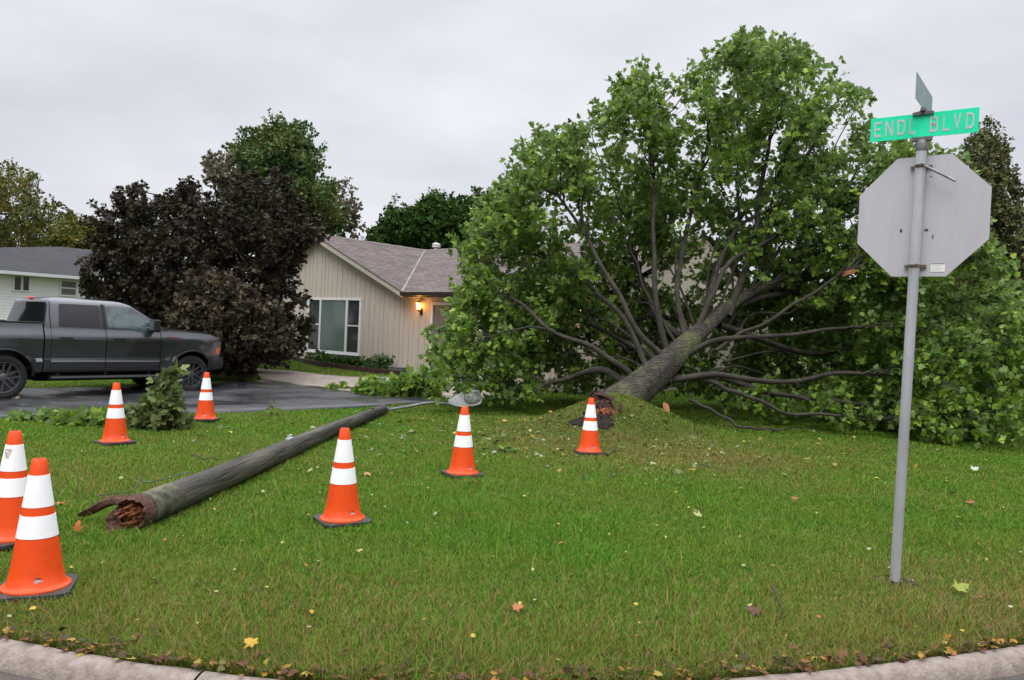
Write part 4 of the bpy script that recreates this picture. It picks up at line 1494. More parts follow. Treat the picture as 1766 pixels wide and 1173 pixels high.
# broken rotten butt: jagged shell, orange heart, long splinter
r2 = np.random.default_rng(8)
e0 = pts[2]
side = unit(np.cross(axis, [0, 0, 1]))
upv = np.cross(side, axis)
ns = 40
ring0, ring1, ring2, ring3 = [], [], [], []
for i in range(ns):
    a_ = i / ns * 6.2832
    d_ = math.cos(a_) * side + math.sin(a_) * upv
    topness = max(0, math.sin(a_))
    ext = 0.10 + 0.07 * r2.random() + 0.13 * max(0, math.cos(a_ + 2.2)) ** 2
    ring0.append(e0 + d_ * (RA + .004))
    ring1.append(e0 - axis * ext * .6 + d_ * (RA + .002 + .008 * r2.random()))
    ring2.append(e0 - axis * ext + d_ * (RA * .94))
    ring3.append(e0 - axis * (ext * .5) + d_ * (RA * .60))
mb = MB()
allr = ring0 + ring1 + ring2 + ring3
fs = []
for j in range(3):
    for i in range(ns):
        fs.append((j * ns + i, j * ns + (i + 1) % ns, (j + 1) * ns + (i + 1) % ns, (j + 1) * ns + i))
mb.add(allr, fs)
M_rot = mat('rotten_pole_wood', (0.045, 0.020, 0.013), 0.9, var=(0.13, 0.060, 0.038), scale=24, bump=1, bscale=70)
mb.build('broken_end', M_rot, sl, off=off, auto=60)
mb = MB()
cv = [e0 - axis * (.055 + .05 * r2.random()) + (math.cos(i / 20 * 6.283) * side + math.sin(i / 20 * 6.283) * upv) * RA * .62 for i in range(20)]
cv2 = [e0 - axis * (.02 + .07 * r2.random()) + (math.cos(i / 20 * 6.283) * side + math.sin(i / 20 * 6.283) * upv) * RA * .33 for i in range(20)]
mb.add(cv + cv2 + [e0 - axis * .0], [(i, (i + 1) % 20, 20 + (i + 1) % 20, 20 + i) for i in range(20)] + [(20 + i, 20 + (i + 1) % 20, 40) for i in range(20)])
for k_ in range(42):
    a_ = r2.random() * 6.28
    q = e0 + (math.cos(a_) * side + math.sin(a_) * upv) * RA * (.15 + .5 * r2.random()) - axis * .02
    mb.tube([q, q - axis * .06 + r2.normal(0, .006, 3), q - axis * (.10 + .09 * r2.random())], [.014, .011, .003], 5)
mb.build('heartwood', mat('orange_heartwood', (0.42, 0.14, 0.045), 0.75, var=(0.13, 0.045, 0.02), scale=18, bump=1), sl, off=off)
mb = MB()
sp0 = e0 + upv * RA * .62 - side * RA * .4
tip = P(134, 889, 5.62)
for k_, (w_, dz) in enumerate([(.042, 0), (.025, .02)]):
    q = smooth_line([sp0 + upv * dz, sp0 * .6 + tip * .4 + upv * .04, sp0 * .25 + tip * .75 + upv * .01, tip + np.array([0, 0, -.0])], 12)
    v_, f_ = tube(q, np.interp(np.linspace(0, 1, 12), [0, .5, .85, 1], [w_, w_ * .9, w_ * .6, .008]), 7, .35)
    mb.add(v_ if True else v_, [tuple(f) for f in f_] + [tuple(range(7)), tuple(range(len(v_) - 7, len(v_)))])
o = mb.build('splinter', M_rot, sl, off=off)
o['label'] = 'long dark splinter sticking out of the broken end'
# ground wire stapled to the pole, looping off it
wp = P(240, 838, 6.1)
gw = [pts[8] + side * -.02 + upv * .14, P(256, 832, 6.25), P(243, 826, 6.3), P(228, 848, 6.2), G(200, 856) + np.array([0, 0, .03]), G(166, 862) + np.array([0, 0, .03])]
v_, f_ = tube(smooth_line(gw, 30), .0045, 6)
bulk('ground_wire', v_ - off, f_, mat('wire_grey', (0.06, 0.065, 0.06), .6), sl, smooth=True)
# pale insulator clip on top of the pole
i_ = 24
c0 = pts[i_] + upv * rads[i_]
mb = MB()
Mx = Matrix.Translation(Vector(c0)) @ Matrix.Rotation(math.atan2(axis[1], axis[0]), 4, 'Z')
mb.box((-.07, -.03, -.005), (.07, .02, .018), Mx)
mb.lathe([(.012, .01), (.014, .04), (.02, .045), (.012, .05)], 10, M=Mx @ Matrix.Translation(Vector((.04, 0, 0))))
mb.lathe([(.010, .01), (.012, .034), (.016, .038), (.01, .042)], 10, M=Mx @ Matrix.Translation(Vector((-.03, 0, 0))))
mb.build('cable_clip', mat('clip_grey', (0.42, 0.43, 0.44), .5), sl, off=off, bevel=.003)
# second clip near the top
c1 = pts[52] + upv * rads[52]
mb = MB()
mb.box((-.06, -.02, -.01), (.06, .02, .02), Matrix.Translation(Vector(c1)) @ Matrix.Rotation(math.atan2(axis[1], axis[0]), 4, 'Z'))
mb.build('bracket', M_rub, sl, off=off, bevel=.004)
# arm
hd = P(774, 697, 14.3)
a0 = pts_[-1] + np.array([.02, 0.02, .02])
arm = smooth_line([a0 - axis * .1, P(672, 706, pts_[-1][1] + .05), P(700, 702, 14.0), P(740, 695, 14.2), hd], 24)
arm[:, 2] = np.maximum(arm[:, 2], terrain(arm[:, 0], arm[:, 1]) + .05)
M_galv = mat('galvanised_arm', (0.20, 0.205, 0.215), .5, metal=.35, var=(0.32, 0.33, 0.34), scale=9)
v_, f_ = tube(arm, .026, 12)
bulk('arm', v_ - off, f_, M_galv, sl, smooth=True)
mb = MB()
mb.lathe([(.045, -.05), (.045, .05), (.03, .07)], 14, M=Matrix.Translation(Vector(arm[3])) @ Vector(arm[4] - arm[2]).to_track_quat('Z', 'Y').to_matrix().to_4x4())
mb.build('arm_bracket', M_galv, sl, off=off, auto=40)
# cobra head lying on its side, lens towards the street
hx = unit(P(832, 688, 14.45) - P(774, 697, 14.3))
hy = np.array([0.0, 1.0, 0.0])
hy = unit(hy - hx * hx.dot(hy))
hz = np.cross(hx, hy)
HM = Matrix(((hx[0], hy[0], hz[0], 0), (hx[1], hy[1], hz[1], 0), (hx[2], hy[2], hz[2], 0), (0, 0, 0, 1)))
zc_ = float(terrain(hd[0] + .3, hd[1])) + .19
HM = Matrix.Translation(Vector((hd[0], hd[1], zc_))) @ HM @ Matrix.Rotation(rad(-14), 4, 'X') @ Matrix.Diagonal((.95, .9, .84, 1))
def outline_head(k=1.0):
    up_ = [(0.0, .045), (.06, .065), (.16, .120), (.27, .160), (.38, .178), (.50, .180), (.58, .165), (.625, .12), (.64, .05)]
    dn_ = [(.64, -.05), (.62, -.13), (.56, -.165), (.45, -.172), (.33, -.165), (.2, -.150), (.10, -.115), (.04, -.075), (0.0, -.045)]
    p = up_ + dn_
    cx_, cz_ = .34, 0
    return [(cx_ + (x - cx_) * k, cz_ + (z - cz_) * k) for x, z in p]
mb = MB()
lay = [(1.0, -.045), (1.02, -.03), (1.02, .01), (.95, .06), (.78, .11), (.45, .14)]
n_ = 18
vs = []
for k_, y_ in lay:
    vs += [(x, y_, z) for x, z in outline_head(k_)]
fs = [tuple(range(n_))]
for j in range(len(lay) - 1):
    for i in range(n_):
        fs.append((j * n_ + i, j * n_ + (i + 1) % n_, (j + 1) * n_ + (i + 1) % n_, (j + 1) * n_ + i))
fs.append(tuple(range((len(lay) - 1) * n_, len(lay) * n_)))
mb.add(vs, fs, HM)
M_alu = mat('lamp_grey_paint', (0.68, 0.69, 0.72), .4, var=(0.78, 0.79, 0.82), scale=6)
head = mb.build('lamp_head', M_alu, sl, off=off, auto=35, bevel=.004)
mb = MB()
ring = []
for i in range(28):
    a_ = i / 28 * 6.283
    ring.append((.46 + .155 * math.cos(a_) * (abs(math.cos(a_)) ** -.15 if abs(math.cos(a_)) > .1 else 1), .0 + .13 * math.sin(a_) * (abs(math.sin(a_)) ** -.15 if abs(math.sin(a_)) > .1 else 1)))
lay = [(1.06, -.046), (1.04, -.056), (1.0, -.058)]
vs = []
for k_, y_ in lay:
    vs += [(.46 + (x - .46) * k_, y_, z * k_) for x, z in ring]
fs = []
for j in range(2):
    for i in range(28):
        fs.append((j * 28 + i, j * 28 + (i + 1) % 28, (j + 1) * 28 + (i + 1) % 28, (j + 1) * 28 + i))
mb.add(vs, fs, HM)
mb.build('lens_rim', mat('rim_dark', (0.16, 0.165, 0.18), .5), head, off=off, auto=40)
mb = MB()
vs = []
lay = [(1.0, -.057), (.9, -.072), (.65, -.088), (.35, -.095)]
for k_, y_ in lay:
    vs += [(.46 + (x - .46) * k_, y_, z * k_) for x, z in ring]
fs = []
for j in range(3):
    for i in range(28):
        fs.append((j * 28 + i, j * 28 + (i + 1) % 28, (j + 1) * 28 + (i + 1) % 28, (j + 1) * 28 + i))
fs.append(tuple(range(84, 112)))
mb.add(vs, fs, HM)
mb.build('lens', mat('prismatic_glass', (0.34, 0.36, 0.35), .15, var=(0.62, 0.63, 0.61), scale=16, bump=.8, bscale=50, pos=(.42, .58)), head, off=off, auto=40)
for (x, z) in ((.13, .04), (.24, .10), (.26, -.11), (.15, -.06)):
    mb = MB()
    mb.lathe([(.009, 0), (.009, .008), (.004, .010)], 8, M=HM @ Matrix.Translation(Vector((x, -.045, z))) @ Matrix.Rotation(rad(90), 4, 'X'))
    mb.build('screw', M_galv, head, off=off)

# ------------------------------------------------------------------ sign post with stop sign (seen from behind) and street blades
pb = G(1543, 1005)
ptop = P(1590, 246, 4.93)
YAWO = rad(-41)
sp = thing('sign_post', 'galvanised post holding the back of a stop sign and two green street name blades', 'sign post', pb)
off = np.array(sp.location)
M_post = mat('galvanised_post', (0.44, 0.455, 0.48), .42, metal=.4, var=(0.58, 0.595, 0.63), scale=5, bump=.15, stretch=(1, 1, .3))
pax = unit(ptop - pb)
mb = MB()
mb.tube([pb - pax * .15, pb + pax * 1.2, ptop], [.031, .031, .031], 24)
mb.build('post', M_post, sp, off=off, auto=40)
YAW = rad(-36)
rx = np.array([math.cos(YAW), math.sin(YAW), 0])
rx = unit(rx - pax * rx.dot(pax) * .5)
rz_ = unit(pax - rx * pax.dot(rx))
ryv = np.cross(rz_, rx)


def SM(c):
    return Matrix(((rx[0], ryv[0], rz_[0], c[0]), (rx[1], ryv[1], rz_[1], c[1]), (rx[2], ryv[2], rz_[2], c[2]), (0, 0, 0, 1)))


def on_post(py):
    # the point of the post's axis seen at that height
    f = (1005 - py) / (1005 - 246.0)
    k0, k1 = 0.0, 1.0
    for _ in range(40):
        km = (k0 + k1) / 2
        q = pb + (ptop - pb) * km
        v = q - np.array([0, 0, CAMZ])
        yy = CY - FPX * v.dot(_U) / v.dot(_F)
        if yy > py:
            k0 = km
        else:
            k1 = km
    return pb + (ptop - pb) * km


oc = on_post(372) + ryv * .052
M_oct = Matrix.Translation(Vector(oc)) @ Matrix.Rotation(rad(-5), 4, Vector(rz_)) @ Matrix.Translation(-Vector(oc)) @ SM(oc)
M_signback = mat('sign_back_aluminium', (0.50, 0.49, 0.52), .48, metal=.2, var=(0.59, 0.58, 0.61), scale=1.6, bump=.05, stretch=(3, 3, .5), detail=8)
ap = .381
R8 = ap / math.cos(math.pi / 8)
octp = [(R8 * math.cos(math.pi / 8 + i * math.pi / 4), R8 * math.sin(math.pi / 8 + i * math.pi / 4)) for i in range(8)]
mb = MB()
mb.prism([(x + .014, z) for x, z in octp], 'y', -.0015, .0015, M_oct)
sg = mb.build('stop_sign', M_signback, sp, off=off)
mb = MB()
mb.prism([(x * .995 + .014, z * .995) for x, z in octp], 'y', .002, .0028, M_oct)
mb.build('sign_face', mat('stop_red', (0.55, 0.02, 0.03), .4), sg, off=off)
mb = MB()
mb.box((.085, -.0045, -.352), (.165, -.002, -.302), M_oct)
o = mb.build('sticker', mat('sticker_white', (0.9, 0.9, 0.84), .5), sg, off=off)
mb = MB()
for j in range(4):
    z_ = -.312 - j * .010
    mb.box((.092, -.0052, z_ - .0012), (.158 - .012 * (j % 2), -.0046, z_ + .0006), M_oct)
mb.build('sticker_print', mat('print_grey', (0.42, 0.42, 0.40), .6), sg, off=off)
mb = MB()
mb.box((.084, -.0056, -.3035), (.166, -.0046, -.3005), M_oct)
mb.build('sticker_edge', M_stk, sg, off=off)
M_mark = mat('mark_dark', (0.06, 0.055, 0.05), .8)
for (x, z, w_, h_) in ((-.10, -.085, .006, .010), (.048, -.087, .011, .006), (.088, -.13, .003, .012), (.06, .25, .004, .004)):
    mb = MB()
    mb.box((x - w_, -.0042, z - h_), (x + w_, -.002, z + h_), M_oct)
    mb.build('scratch', M_mark, sg, off=off)
M_rust = mat('rusty_clamp', (0.10, 0.075, 0.055), .7, metal=.3, var=(0.22, 0.17, 0.13), scale=30)
for py in (287, 459):
    c = on_post(py)
    mb = MB()
    Mc = SM(c)
    mb.lathe([(.034, -.010), (.036, -.008), (.036, .008), (.034, .010)], 20, M=Mc)
    mb.box((.02, .030, -.010), (.062, .048, .010), Mc)
    mb.box((-.062, .030, -.010), (-.02, .048, .010), Mc)
    mb.lathe([(.007, 0), (.007, .03), (.004, .034)], 8, M=Mc @ Matrix.Translation(Vector((-.012, -.034, 0))) @ Matrix.Rotation(rad(90), 4, 'X'))
    mb.lathe([(.006, 0), (.006, .022)], 6, M=Mc @ Matrix.Translation(Vector((.014, -.032, .004))) @ Matrix.Rotation(rad(80), 4, 'X'))
    mb.build('clamp', M_rust, sp, off=off, auto=40)
# long bolt rod standing off the upper clamp towards the right
ra = on_post(288) + np.array([.01, -.035, 0])
rb = P(1648, 312, ra[1] - .12)
mb = MB()
mb.tube([ra, rb], [.0085, .0085], 12)
mb.lathe([(.0035, 0), (.0035, .002)], 8, M=Matrix.Translation(Vector(rb)) @ Vector(unit(rb - ra)).to_track_quat('Z', 'Y').to_matrix().to_4x4())
mb.build('bolt_rod', M_galv, sp, off=off, auto=40)
# cap bracket that carries the blades
M_cap = mat('cap_bracket', (0.10, 0.095, 0.10), .5, metal=.5, var=(0.2, 0.19, 0.19), scale=12)
zc = ptop
Mt = SM(zc)
mb = MB()
mb.lathe([(.036, -.05), (.038, -.01), (.030, .01), (.018, .02)], 18, M=Mt)
mb.prism([(-.055, -.002), (.055, -.002), (.058, .022), (-.058, .022)], 'y', -.016, .016, Mt @ Matrix.Translation(Vector((0, 0, .012))))
mb.build('cap_bracket', M_cap, sp, off=off, auto=40)
M_green = mat('flashlit_green', (0.0, 0.78, 0.40), .5, var=(0.0, 0.88, 0.47), scale=3, emit=None)  # flash returned by the sheeting is put into this bright green
BL, BH = .61, .152
Mb = SM(zc + rz_ * (.032 + BH / 2)) @ Matrix.Rotation(rad(0), 4, 'Y')
mb = MB()
mb.box((-BL / 2, -.0015, -BH / 2), (BL / 2, .0015, BH / 2), Mb)
blade = mb.build('street_name_blade', M_green, sp, off=off, bevel=.0006, seg=1)
M_letter = mat('faded_letter', (0.46, 0.52, 0.52), .55, var=(0.58, 0.60, 0.60), scale=40)


def letter_mesh(ch):
    """plain highway style capitals built from strokes in a 0..1 by 0..1 box"""
    T = .20
    if ch == 'E':
        return [[(0, 0), (T, 0), (T, 1), (0, 1)], [(T, .84), (1, .84), (1, 1), (T, 1)], [(T, .43), (.85, .43), (.85, .58), (T, .58)], [(T, 0), (1, 0), (1, .16), (T, .16)]]
    if ch == 'L':
        return [[(0, 0), (T, 0), (T, 1), (0, 1)], [(T, 0), (1, 0), (1, .16), (T, .16)]]
    if ch == 'N':
        return [[(0, 0), (T, 0), (T, 1), (0, 1)], [(1 - T, 0), (1, 0), (1, 1), (1 - T, 1)], [(T, 1), (T, .72), (1 - T, 0), (1 - T, .28)]]
    if ch == 'V':
        return [[(0, 1), (.24, 1), (.56, .0), (.44, .0)], [(1, 1), (.76, 1), (.44, .0), (.56, .0)]]
    if ch in 'DB':
        outp = [[(0, 0), (T, 0), (T, 1), (0, 1)]]
        def bowl(z0, z1, w):
            o_, i_ = [], []
            for k_ in range(11):
                a_ = -math.pi / 2 + math.pi * k_ / 10
                cz, rz2 = (z0 + z1) / 2, (z1 - z0) / 2
                ex = .7
                cx2 = math.copysign(abs(math.cos(a_)) ** ex, math.cos(a_))
                sz2 = math.copysign(abs(math.sin(a_)) ** ex, math.sin(a_))
                o_.append((.45 + (w - .45) * cx2, cz + rz2 * sz2))
                i_.append((.45 + (w - .45 - T) * cx2, cz + (rz2 - .15) * sz2))
            o_ = [(T, z0)] + o_ + [(T, z1)]
            i_ = [(T, z0 + .15)] + i_ + [(T, z1 - .15)]
            return [[o_[k_], o_[k_ + 1], i_[k_ + 1], i_[k_]] for k_ in range(len(o_) - 1)]
        if ch == 'D':
            return outp + bowl(0, 1, 1)
        return outp + bowl(0, .56, 1) + bowl(.44, 1, .93)
    return []


letters = [('E', 305, 338), ('N', 357, 395), ('D', 414, 452), ('L', 472, 500), ('B', 568, 608), ('L', 630, 662), ('V', 678, 715), ('D', 738, 778)]
lh = .098
for k_, (ch, x0, x1) in enumerate(letters):
    if k_ % 4 == 0:
        mb = MB()
    # positions measured on the picture, undone for perspective
    def fx(z_):
        t_ = (z_ - 287) / 513.0
        t_ = t_ * 1.074 / (1 + t_ * .074)
        return -BL / 2 + BL * (1 - (1 - t_)) if False else -BL / 2 + BL * t_
    a0_, a1_ = fx(x0), fx(x1)
    for poly in letter_mesh(ch):
        for sgn in (-1,):
            mb.prism([(a0_ + (a1_ - a0_) * x, -lh / 2 + lh * z) for x, z in poly], 'y', -.0035, -.0016, Mb)
    if k_ % 4 == 3:
        mb.build('lettering', M_letter, blade, off=off)
for (x, z) in ((.045, .062), (-.045, -.062)):
    mb = MB()
    mb.lathe([(.010, 0), (.010, .006)], 10, M=Mb @ Matrix.Translation(Vector((x, -.0015, z))) @ Matrix.Rotation(rad(90), 4, 'X'))
    mb.build('blade_bolt', M_green, blade, off=off)
# cross piece and second blade at right angles, seen almost edge on
zt = zc + rz_ * (.032 + BH)
Mt2 = SM(zt)
mb = MB()
mb.prism([(-.060, -.014), (.060, -.014), (.060, .006), (.020, .012), (.014, .030), (-.014, .030), (-.020, .012), (-.060, .006)], 'y', -.018, .018, Mt2)
mb.prism([(-.050, .006), (.050, .006), (.045, .028), (-.045, .028)], 'x', -.012, .012, Mt2)
mb.build('cross_bracket', M_cap, sp, off=off, bevel=.003)
M2 = SM(zt + rz_ * (.022 + BH / 2)) @ Matrix.Rotation(rad(90), 4, 'Z')
mb = MB()
mb.box((-BL / 2, -.0015, -BH / 2), (BL / 2, .0015, BH / 2), M2)
o = mb.build('street_name_blade', mat('weathered_green', (0.16, 0.27, 0.25), .5, var=(0.28, 0.37, 0.36), scale=14), sp, off=off)

# loose dirt and straw round the foot of the post
mb = MB()
r4 = np.random.default_rng(12)
for k_ in range(60):
    a_ = r4.random() * 6.28
    q = pb + np.array([math.cos(a_), math.sin(a_), 0]) * (.04 + .09 * r4.random() ** 2)
    q[2] = float(terrain(q[0], q[1])) + .002
    s_2 = .006 + .016 * r4.random()
    mb.add([q + r4.normal(0, s_2, 3) * (1, 1, .5) + (0, 0, .006) for _ in range(6)], [(0, 1, 2), (0, 2, 3), (0, 3, 4), (2, 5, 3), (1, 4, 5)])
tag(mb.build('dirt', mat('post_dirt', (0.05, 0.035, 0.025), 1.0, var=(0.13, 0.09, 0.06), scale=30)), 'loose brown dirt round the foot of the sign post', 'dirt', kind='stuff')

# ------------------------------------------------------------------ beige house
HE = np.array([-3.44, 24.0])
HA = rad(-40)
hU = np.array([math.cos(HA), math.sin(HA)])
hV = np.array([-math.sin(HA), math.cos(HA)])
house = thing('beige_house', 'single storey beige house with brown shingle gable roof and lit porch lamp', 'house', (HE[0], HE[1], 0), HA)
Z0, Z1, GW, GD, LEN = 2.62, 4.67, 4.76, 5.4, 7.5


def shingle_material(name, c1, c2, mortar, bw=.32, rh=.13):
    m = bpy.data.materials.new(name)
    m.use_nodes = True
    n = m.node_tree
    b = n.nodes['Principled BSDF']
    b.inputs['Roughness'].default_value = .85
    uv = n.nodes.new('ShaderNodeUVMap')
    br = n.nodes.new('ShaderNodeTexBrick')
    br.inputs['Scale'].default_value = 1
    br.inputs['Brick Width'].default_value = bw
    br.inputs['Row Height'].default_value = rh
    br.inputs['Mortar Size'].default_value = .012
    br.inputs['Mortar Smooth'].default_value = .3
    br.inputs['Bias'].default_value = 0.0
    br.inputs['Color1'].default_value = (*c1, 1)
    br.inputs['Color2'].default_value = (*c2, 1)
    br.inputs['Mortar'].default_value = (*mortar, 1)
    z = n.nodes.new('ShaderNodeTexNoise')
    z.inputs['Scale'].default_value = 1.2
    z.inputs['Detail'].default_value = 8
    mr_ = n.nodes.new('ShaderNodeMapRange')
    mr_.inputs['To Min'].default_value = .65
    mr_.inputs['To Max'].default_value = 1.35
    v = n.nodes.new('ShaderNodeVectorMath')
    v.operation = 'SCALE'
    n.links.new(uv.outputs['UV'], br.inputs['Vector'])
    n.links.new(uv.outputs['UV'], z.inputs['Vector'])
    n.links.new(z.outputs['Fac'], mr_.inputs['Value'])
    n.links.new(br.outputs['Color'], v.inputs[0])
    n.links.new(mr_.outputs['Result'], v.inputs['Scale'])
    n.links.new(v.outputs['Vector'], b.inputs['Base Color'])
    bp = n.nodes.new('ShaderNodeBump')
    bp.inputs['Strength'].default_value = .6
    bp.inputs['Distance'].default_value = .02
    bp.invert = True
    n.links.new(br.outputs['Fac'], bp.inputs['Height'])
    n.links.new(bp.outputs['Normal'], b.inputs['Normal'])
    return m


def roof_mesh(name, faces, m, parent):
    """faces: list of (verts, uvs)"""
    me = bpy.data.meshes.new(name)
    vs, fs, uvs = [], [], []
    for v_, u_ in faces:
        b_ = len(vs)
        vs += [tuple(map(float, q)) for q in v_]
        fs.append(list(range(b_, b_ + len(v_))))
        uvs += u_
    me.from_pydata(vs, [], fs)
    l = me.uv_layers.new(name='UVMap')
    l.data.foreach_set('uv', np.array(uvs, np.float32).ravel())
    return link(name, me, m, parent)


M_shg = shingle_material('brown_shingle', (0.085, 0.063, 0.057), (0.15, 0.115, 0.106), (0.04, 0.03, 0.028))
sl1 = math.hypot(GW, Z1 - Z0) / GW
sl2 = math.hypot(GD, Z1 - Z0) / GD
T_ = 0.0
roof = roof_mesh('roof', [
    ([(0, 0, Z0), (-GW, GD, Z1), (-GW, 0, Z1)], [(0, 0), (GD, GW * sl1), (0, GW * sl1)]),
    ([(0, 0, Z0), (LEN, 0, Z0), (LEN, GD, Z1), (-GW, GD, Z1)], [(50, 0), (50 + LEN, 0), (50 + LEN, GD * sl2), (50 - GW, GD * sl2)]),
    ([(-GW, 0, Z1), (-GW, GD, Z1), (-2 * GW, GD, Z0), (-2 * GW, 0, Z0)], [(0, 30 + GW * sl1), (GD, 30 + GW * sl1), (GD, 30), (0, 30)]),
    ([(-GW, GD, Z1), (LEN, GD, Z1), (LEN, 2 * GD, Z0), (-2 * GW, 2 * GD, Z0), (-2 * GW, GD, Z0)], [(0, 70 + GD), (LEN + GW, 70 + GD), (LEN + GW, 70), (-GW, 70), (-GW, 70 + GD)]),
], M_shg, house)
# valley flashing streak and ridge caps
mb = MB()
vd = np.array([-GW, GD, Z1 - Z0])
for i in range(16):
    a_ = np.array([0, 0, Z0]) + vd * (i / 16) + np.array([.0, 0, .012])
    b_ = np.array([0, 0, Z0]) + vd * ((i + .97) / 16) + np.array([.0, 0, .012])
    w_ = .035 + .02 * random.random()
    mb.add([a_ + (-w_, -w_ * .2, .012), a_ + (w_, w_ * .2, .012), b_ + (w_, w_ * .2, .012), b_ + (-w_, -w_ * .2, .012)], [(0, 1, 2, 3)])
mb.build('valley_flashing', mat('flashing_pale', (0.16, 0.135, 0.13), .8, var=(0.27, 0.24, 0.23), scale=3), roof)
M_cap2 = mat('ridge_cap', (0.11, 0.082, 0.077), .85, var=(0.19, 0.15, 0.14), scale=4)
mb = MB()
for i in range(18):
    y_ = -0.02 + i * .3
    mb.prism([(-GW - .14, Z1 - .05), (-GW, Z1 + .012 + .006 * (i % 2)), (-GW + .14, Z1 - .05), (-GW, Z1 - .02)], 'y', y_, y_ + .31)
for i in range(40):
    x_ = -GW + i * .3
    mb.prism([(GD - .14, Z1 - .045), (GD, Z1 + .012 + .006 * (i % 2)), (GD + .14, Z1 - .045), (GD, Z1 - .02)], 'x', x_, x_ + .31)
mb.build('ridge_cap', M_cap2, roof)
# rake fascia, soffit, gutter
M_cream = mat('cream_trim', (0.40, 0.37, 0.29), .6, var=(0.46, 0.42, 0.34), scale=3)
mb = MB()
th = .02
mb.prism([(0.02, Z0 - .17), (0.02, Z0 - .015), (-GW, Z1 - .015), (-GW, Z1 - .19)], 'y', -.015, .02)
mb.prism([(-GW, Z1 - .19), (-GW, Z1 - .015), (-2 * GW, Z0 - .015), (-2 * GW, Z0 - .17)], 'y', -.015, .02)
mb.build('rake_board', M_cream, house)
mb = MB()
mb.prism([(0.0, Z0 - .16), (-GW, Z1 - .18), (-GW, Z1 - .165), (0.0, Z0 - .145)], 'y', .025, .36)
mb.prism([(-2 * GW, Z0 - .16), (-GW, Z1 - .18), (-GW, Z1 - .165), (-2 * GW, Z0 - .145)], 'y', .025, .36)
mb.box((0.03, .03, Z0 - .16), (LEN, .60, Z0 - .14))
mb.build('soffit', M_cream, house)
mb = MB()
mb.prism([(-.12, Z0 - .01), (-.10, Z0 - .11), (-.02, Z0 - .13), (-.0, Z0 - .13), (-.0, Z0 - .02), (-.02, Z0 - .02), (-.03, Z0 - .10), (-.09, Z0 - .09), (-.105, Z0 - .01)], 'x', .03, LEN)
mb.build('gutter', mat('brown_gutter', (0.030, 0.018, 0.016), .5, var=(0.045, 0.03, 0.026), scale=5), house)
# dark shingle edge line
mb = MB()
mb.prism([(0.03, Z0 - .014), (0.03, Z0 + .012), (-GW, Z1 + .012), (-GW, Z1 - .014)], 'y', -.035, -.004)
mb.build('drip_edge', mat('drip_edge_dark', (0.05, 0.045, 0.043), .7), house)
# wall of vertical boards
VW = .36
GB = .14


def wall_top(u):
    return (Z0 - .14) + (max(0, min(GW, -u)) if u > -GW else 2 * GW + u) * (Z1 - Z0) / GW - .0


M_side = mat('beige_siding', (0.47, 0.405, 0.335), .75, var=(0.53, 0.465, 0.395), scale=2.0, stretch=(4, 4, .4), bump=.15, bscale=30)
M_back = mat('siding_groove', (0.24, 0.205, 0.17), .9)
mb = MB()
mbk = MB()
u_ = -9.1
rnd_ = random.Random(2)
while u_ < LEN - .15:
    w_ = [.19, .19, .12, .19][rnd_.randrange(4)] + .07
    a_, b_ = u_, min(u_ + w_ - .016, LEN - .12)
    v0 = VW - rnd_.uniform(0, .003)
    mb.add([(a_, v0, GB), (b_, v0, GB), (b_, v0, wall_top(b_)), (a_, v0, wall_top(a_)),
            (a_, v0 + .02, GB), (b_, v0 + .02, GB), (b_, v0 + .02, wall_top(b_)), (a_, v0 + .02, wall_top(a_))],
           [(0, 1, 2, 3), (0, 4, 5, 1), (1, 5, 6, 2), (3, 7, 4, 0)])
    u_ += w_
mbk.add([(-9.1, VW + .016, GB), (-GW, VW + .016, GB), (-GW, VW + .016, wall_top(-GW)), (-9.1, VW + .016, wall_top(-9.1))], [(0, 1, 2, 3)])
mbk.add([(-GW, VW + .016, GB), (0, VW + .016, GB), (0, VW + .016, wall_top(0)), (-GW, VW + .016, wall_top(-GW))], [(0, 1, 2, 3)])
mbk.add([(0, VW + .016, GB), (LEN - .12, VW + .016, GB), (LEN - .12, VW + .016, Z0 - .14), (0, VW + .016, Z0 - .14)], [(0, 1, 2, 3)])
mbk.box((-9.1, VW + .02, -.05), (LEN - .12, VW + .2, GB))
mbk.box((LEN - .14, VW + .02, -.05), (LEN - .12, 2 * GD - .4, Z0 - .15))
mbk.box((-9.12, VW + .02, -.05), (-9.10, 2 * GD - .4, Z0 - .15))
mbk.box((-9.1, 2 * GD - .42, -.05), (LEN - .12, 2 * GD - .4, Z0 - .15))
wall = mb.build('wall', M_side, house)
mbk.build('wall_backing', M_back, house)
mb = MB()
mb.prism([(LEN - .13, Z0 - .15), (LEN - .13, Z0)], 'y', 0, .01) if False else None
mb.add([(LEN - .12, .36, Z0 - .15), (LEN - .12, 2 * GD - .4, Z0 - .15), (LEN - .12, GD, Z1 - .1)], [(0, 1, 2)])
mb.build('gable_wall', M_side, house)
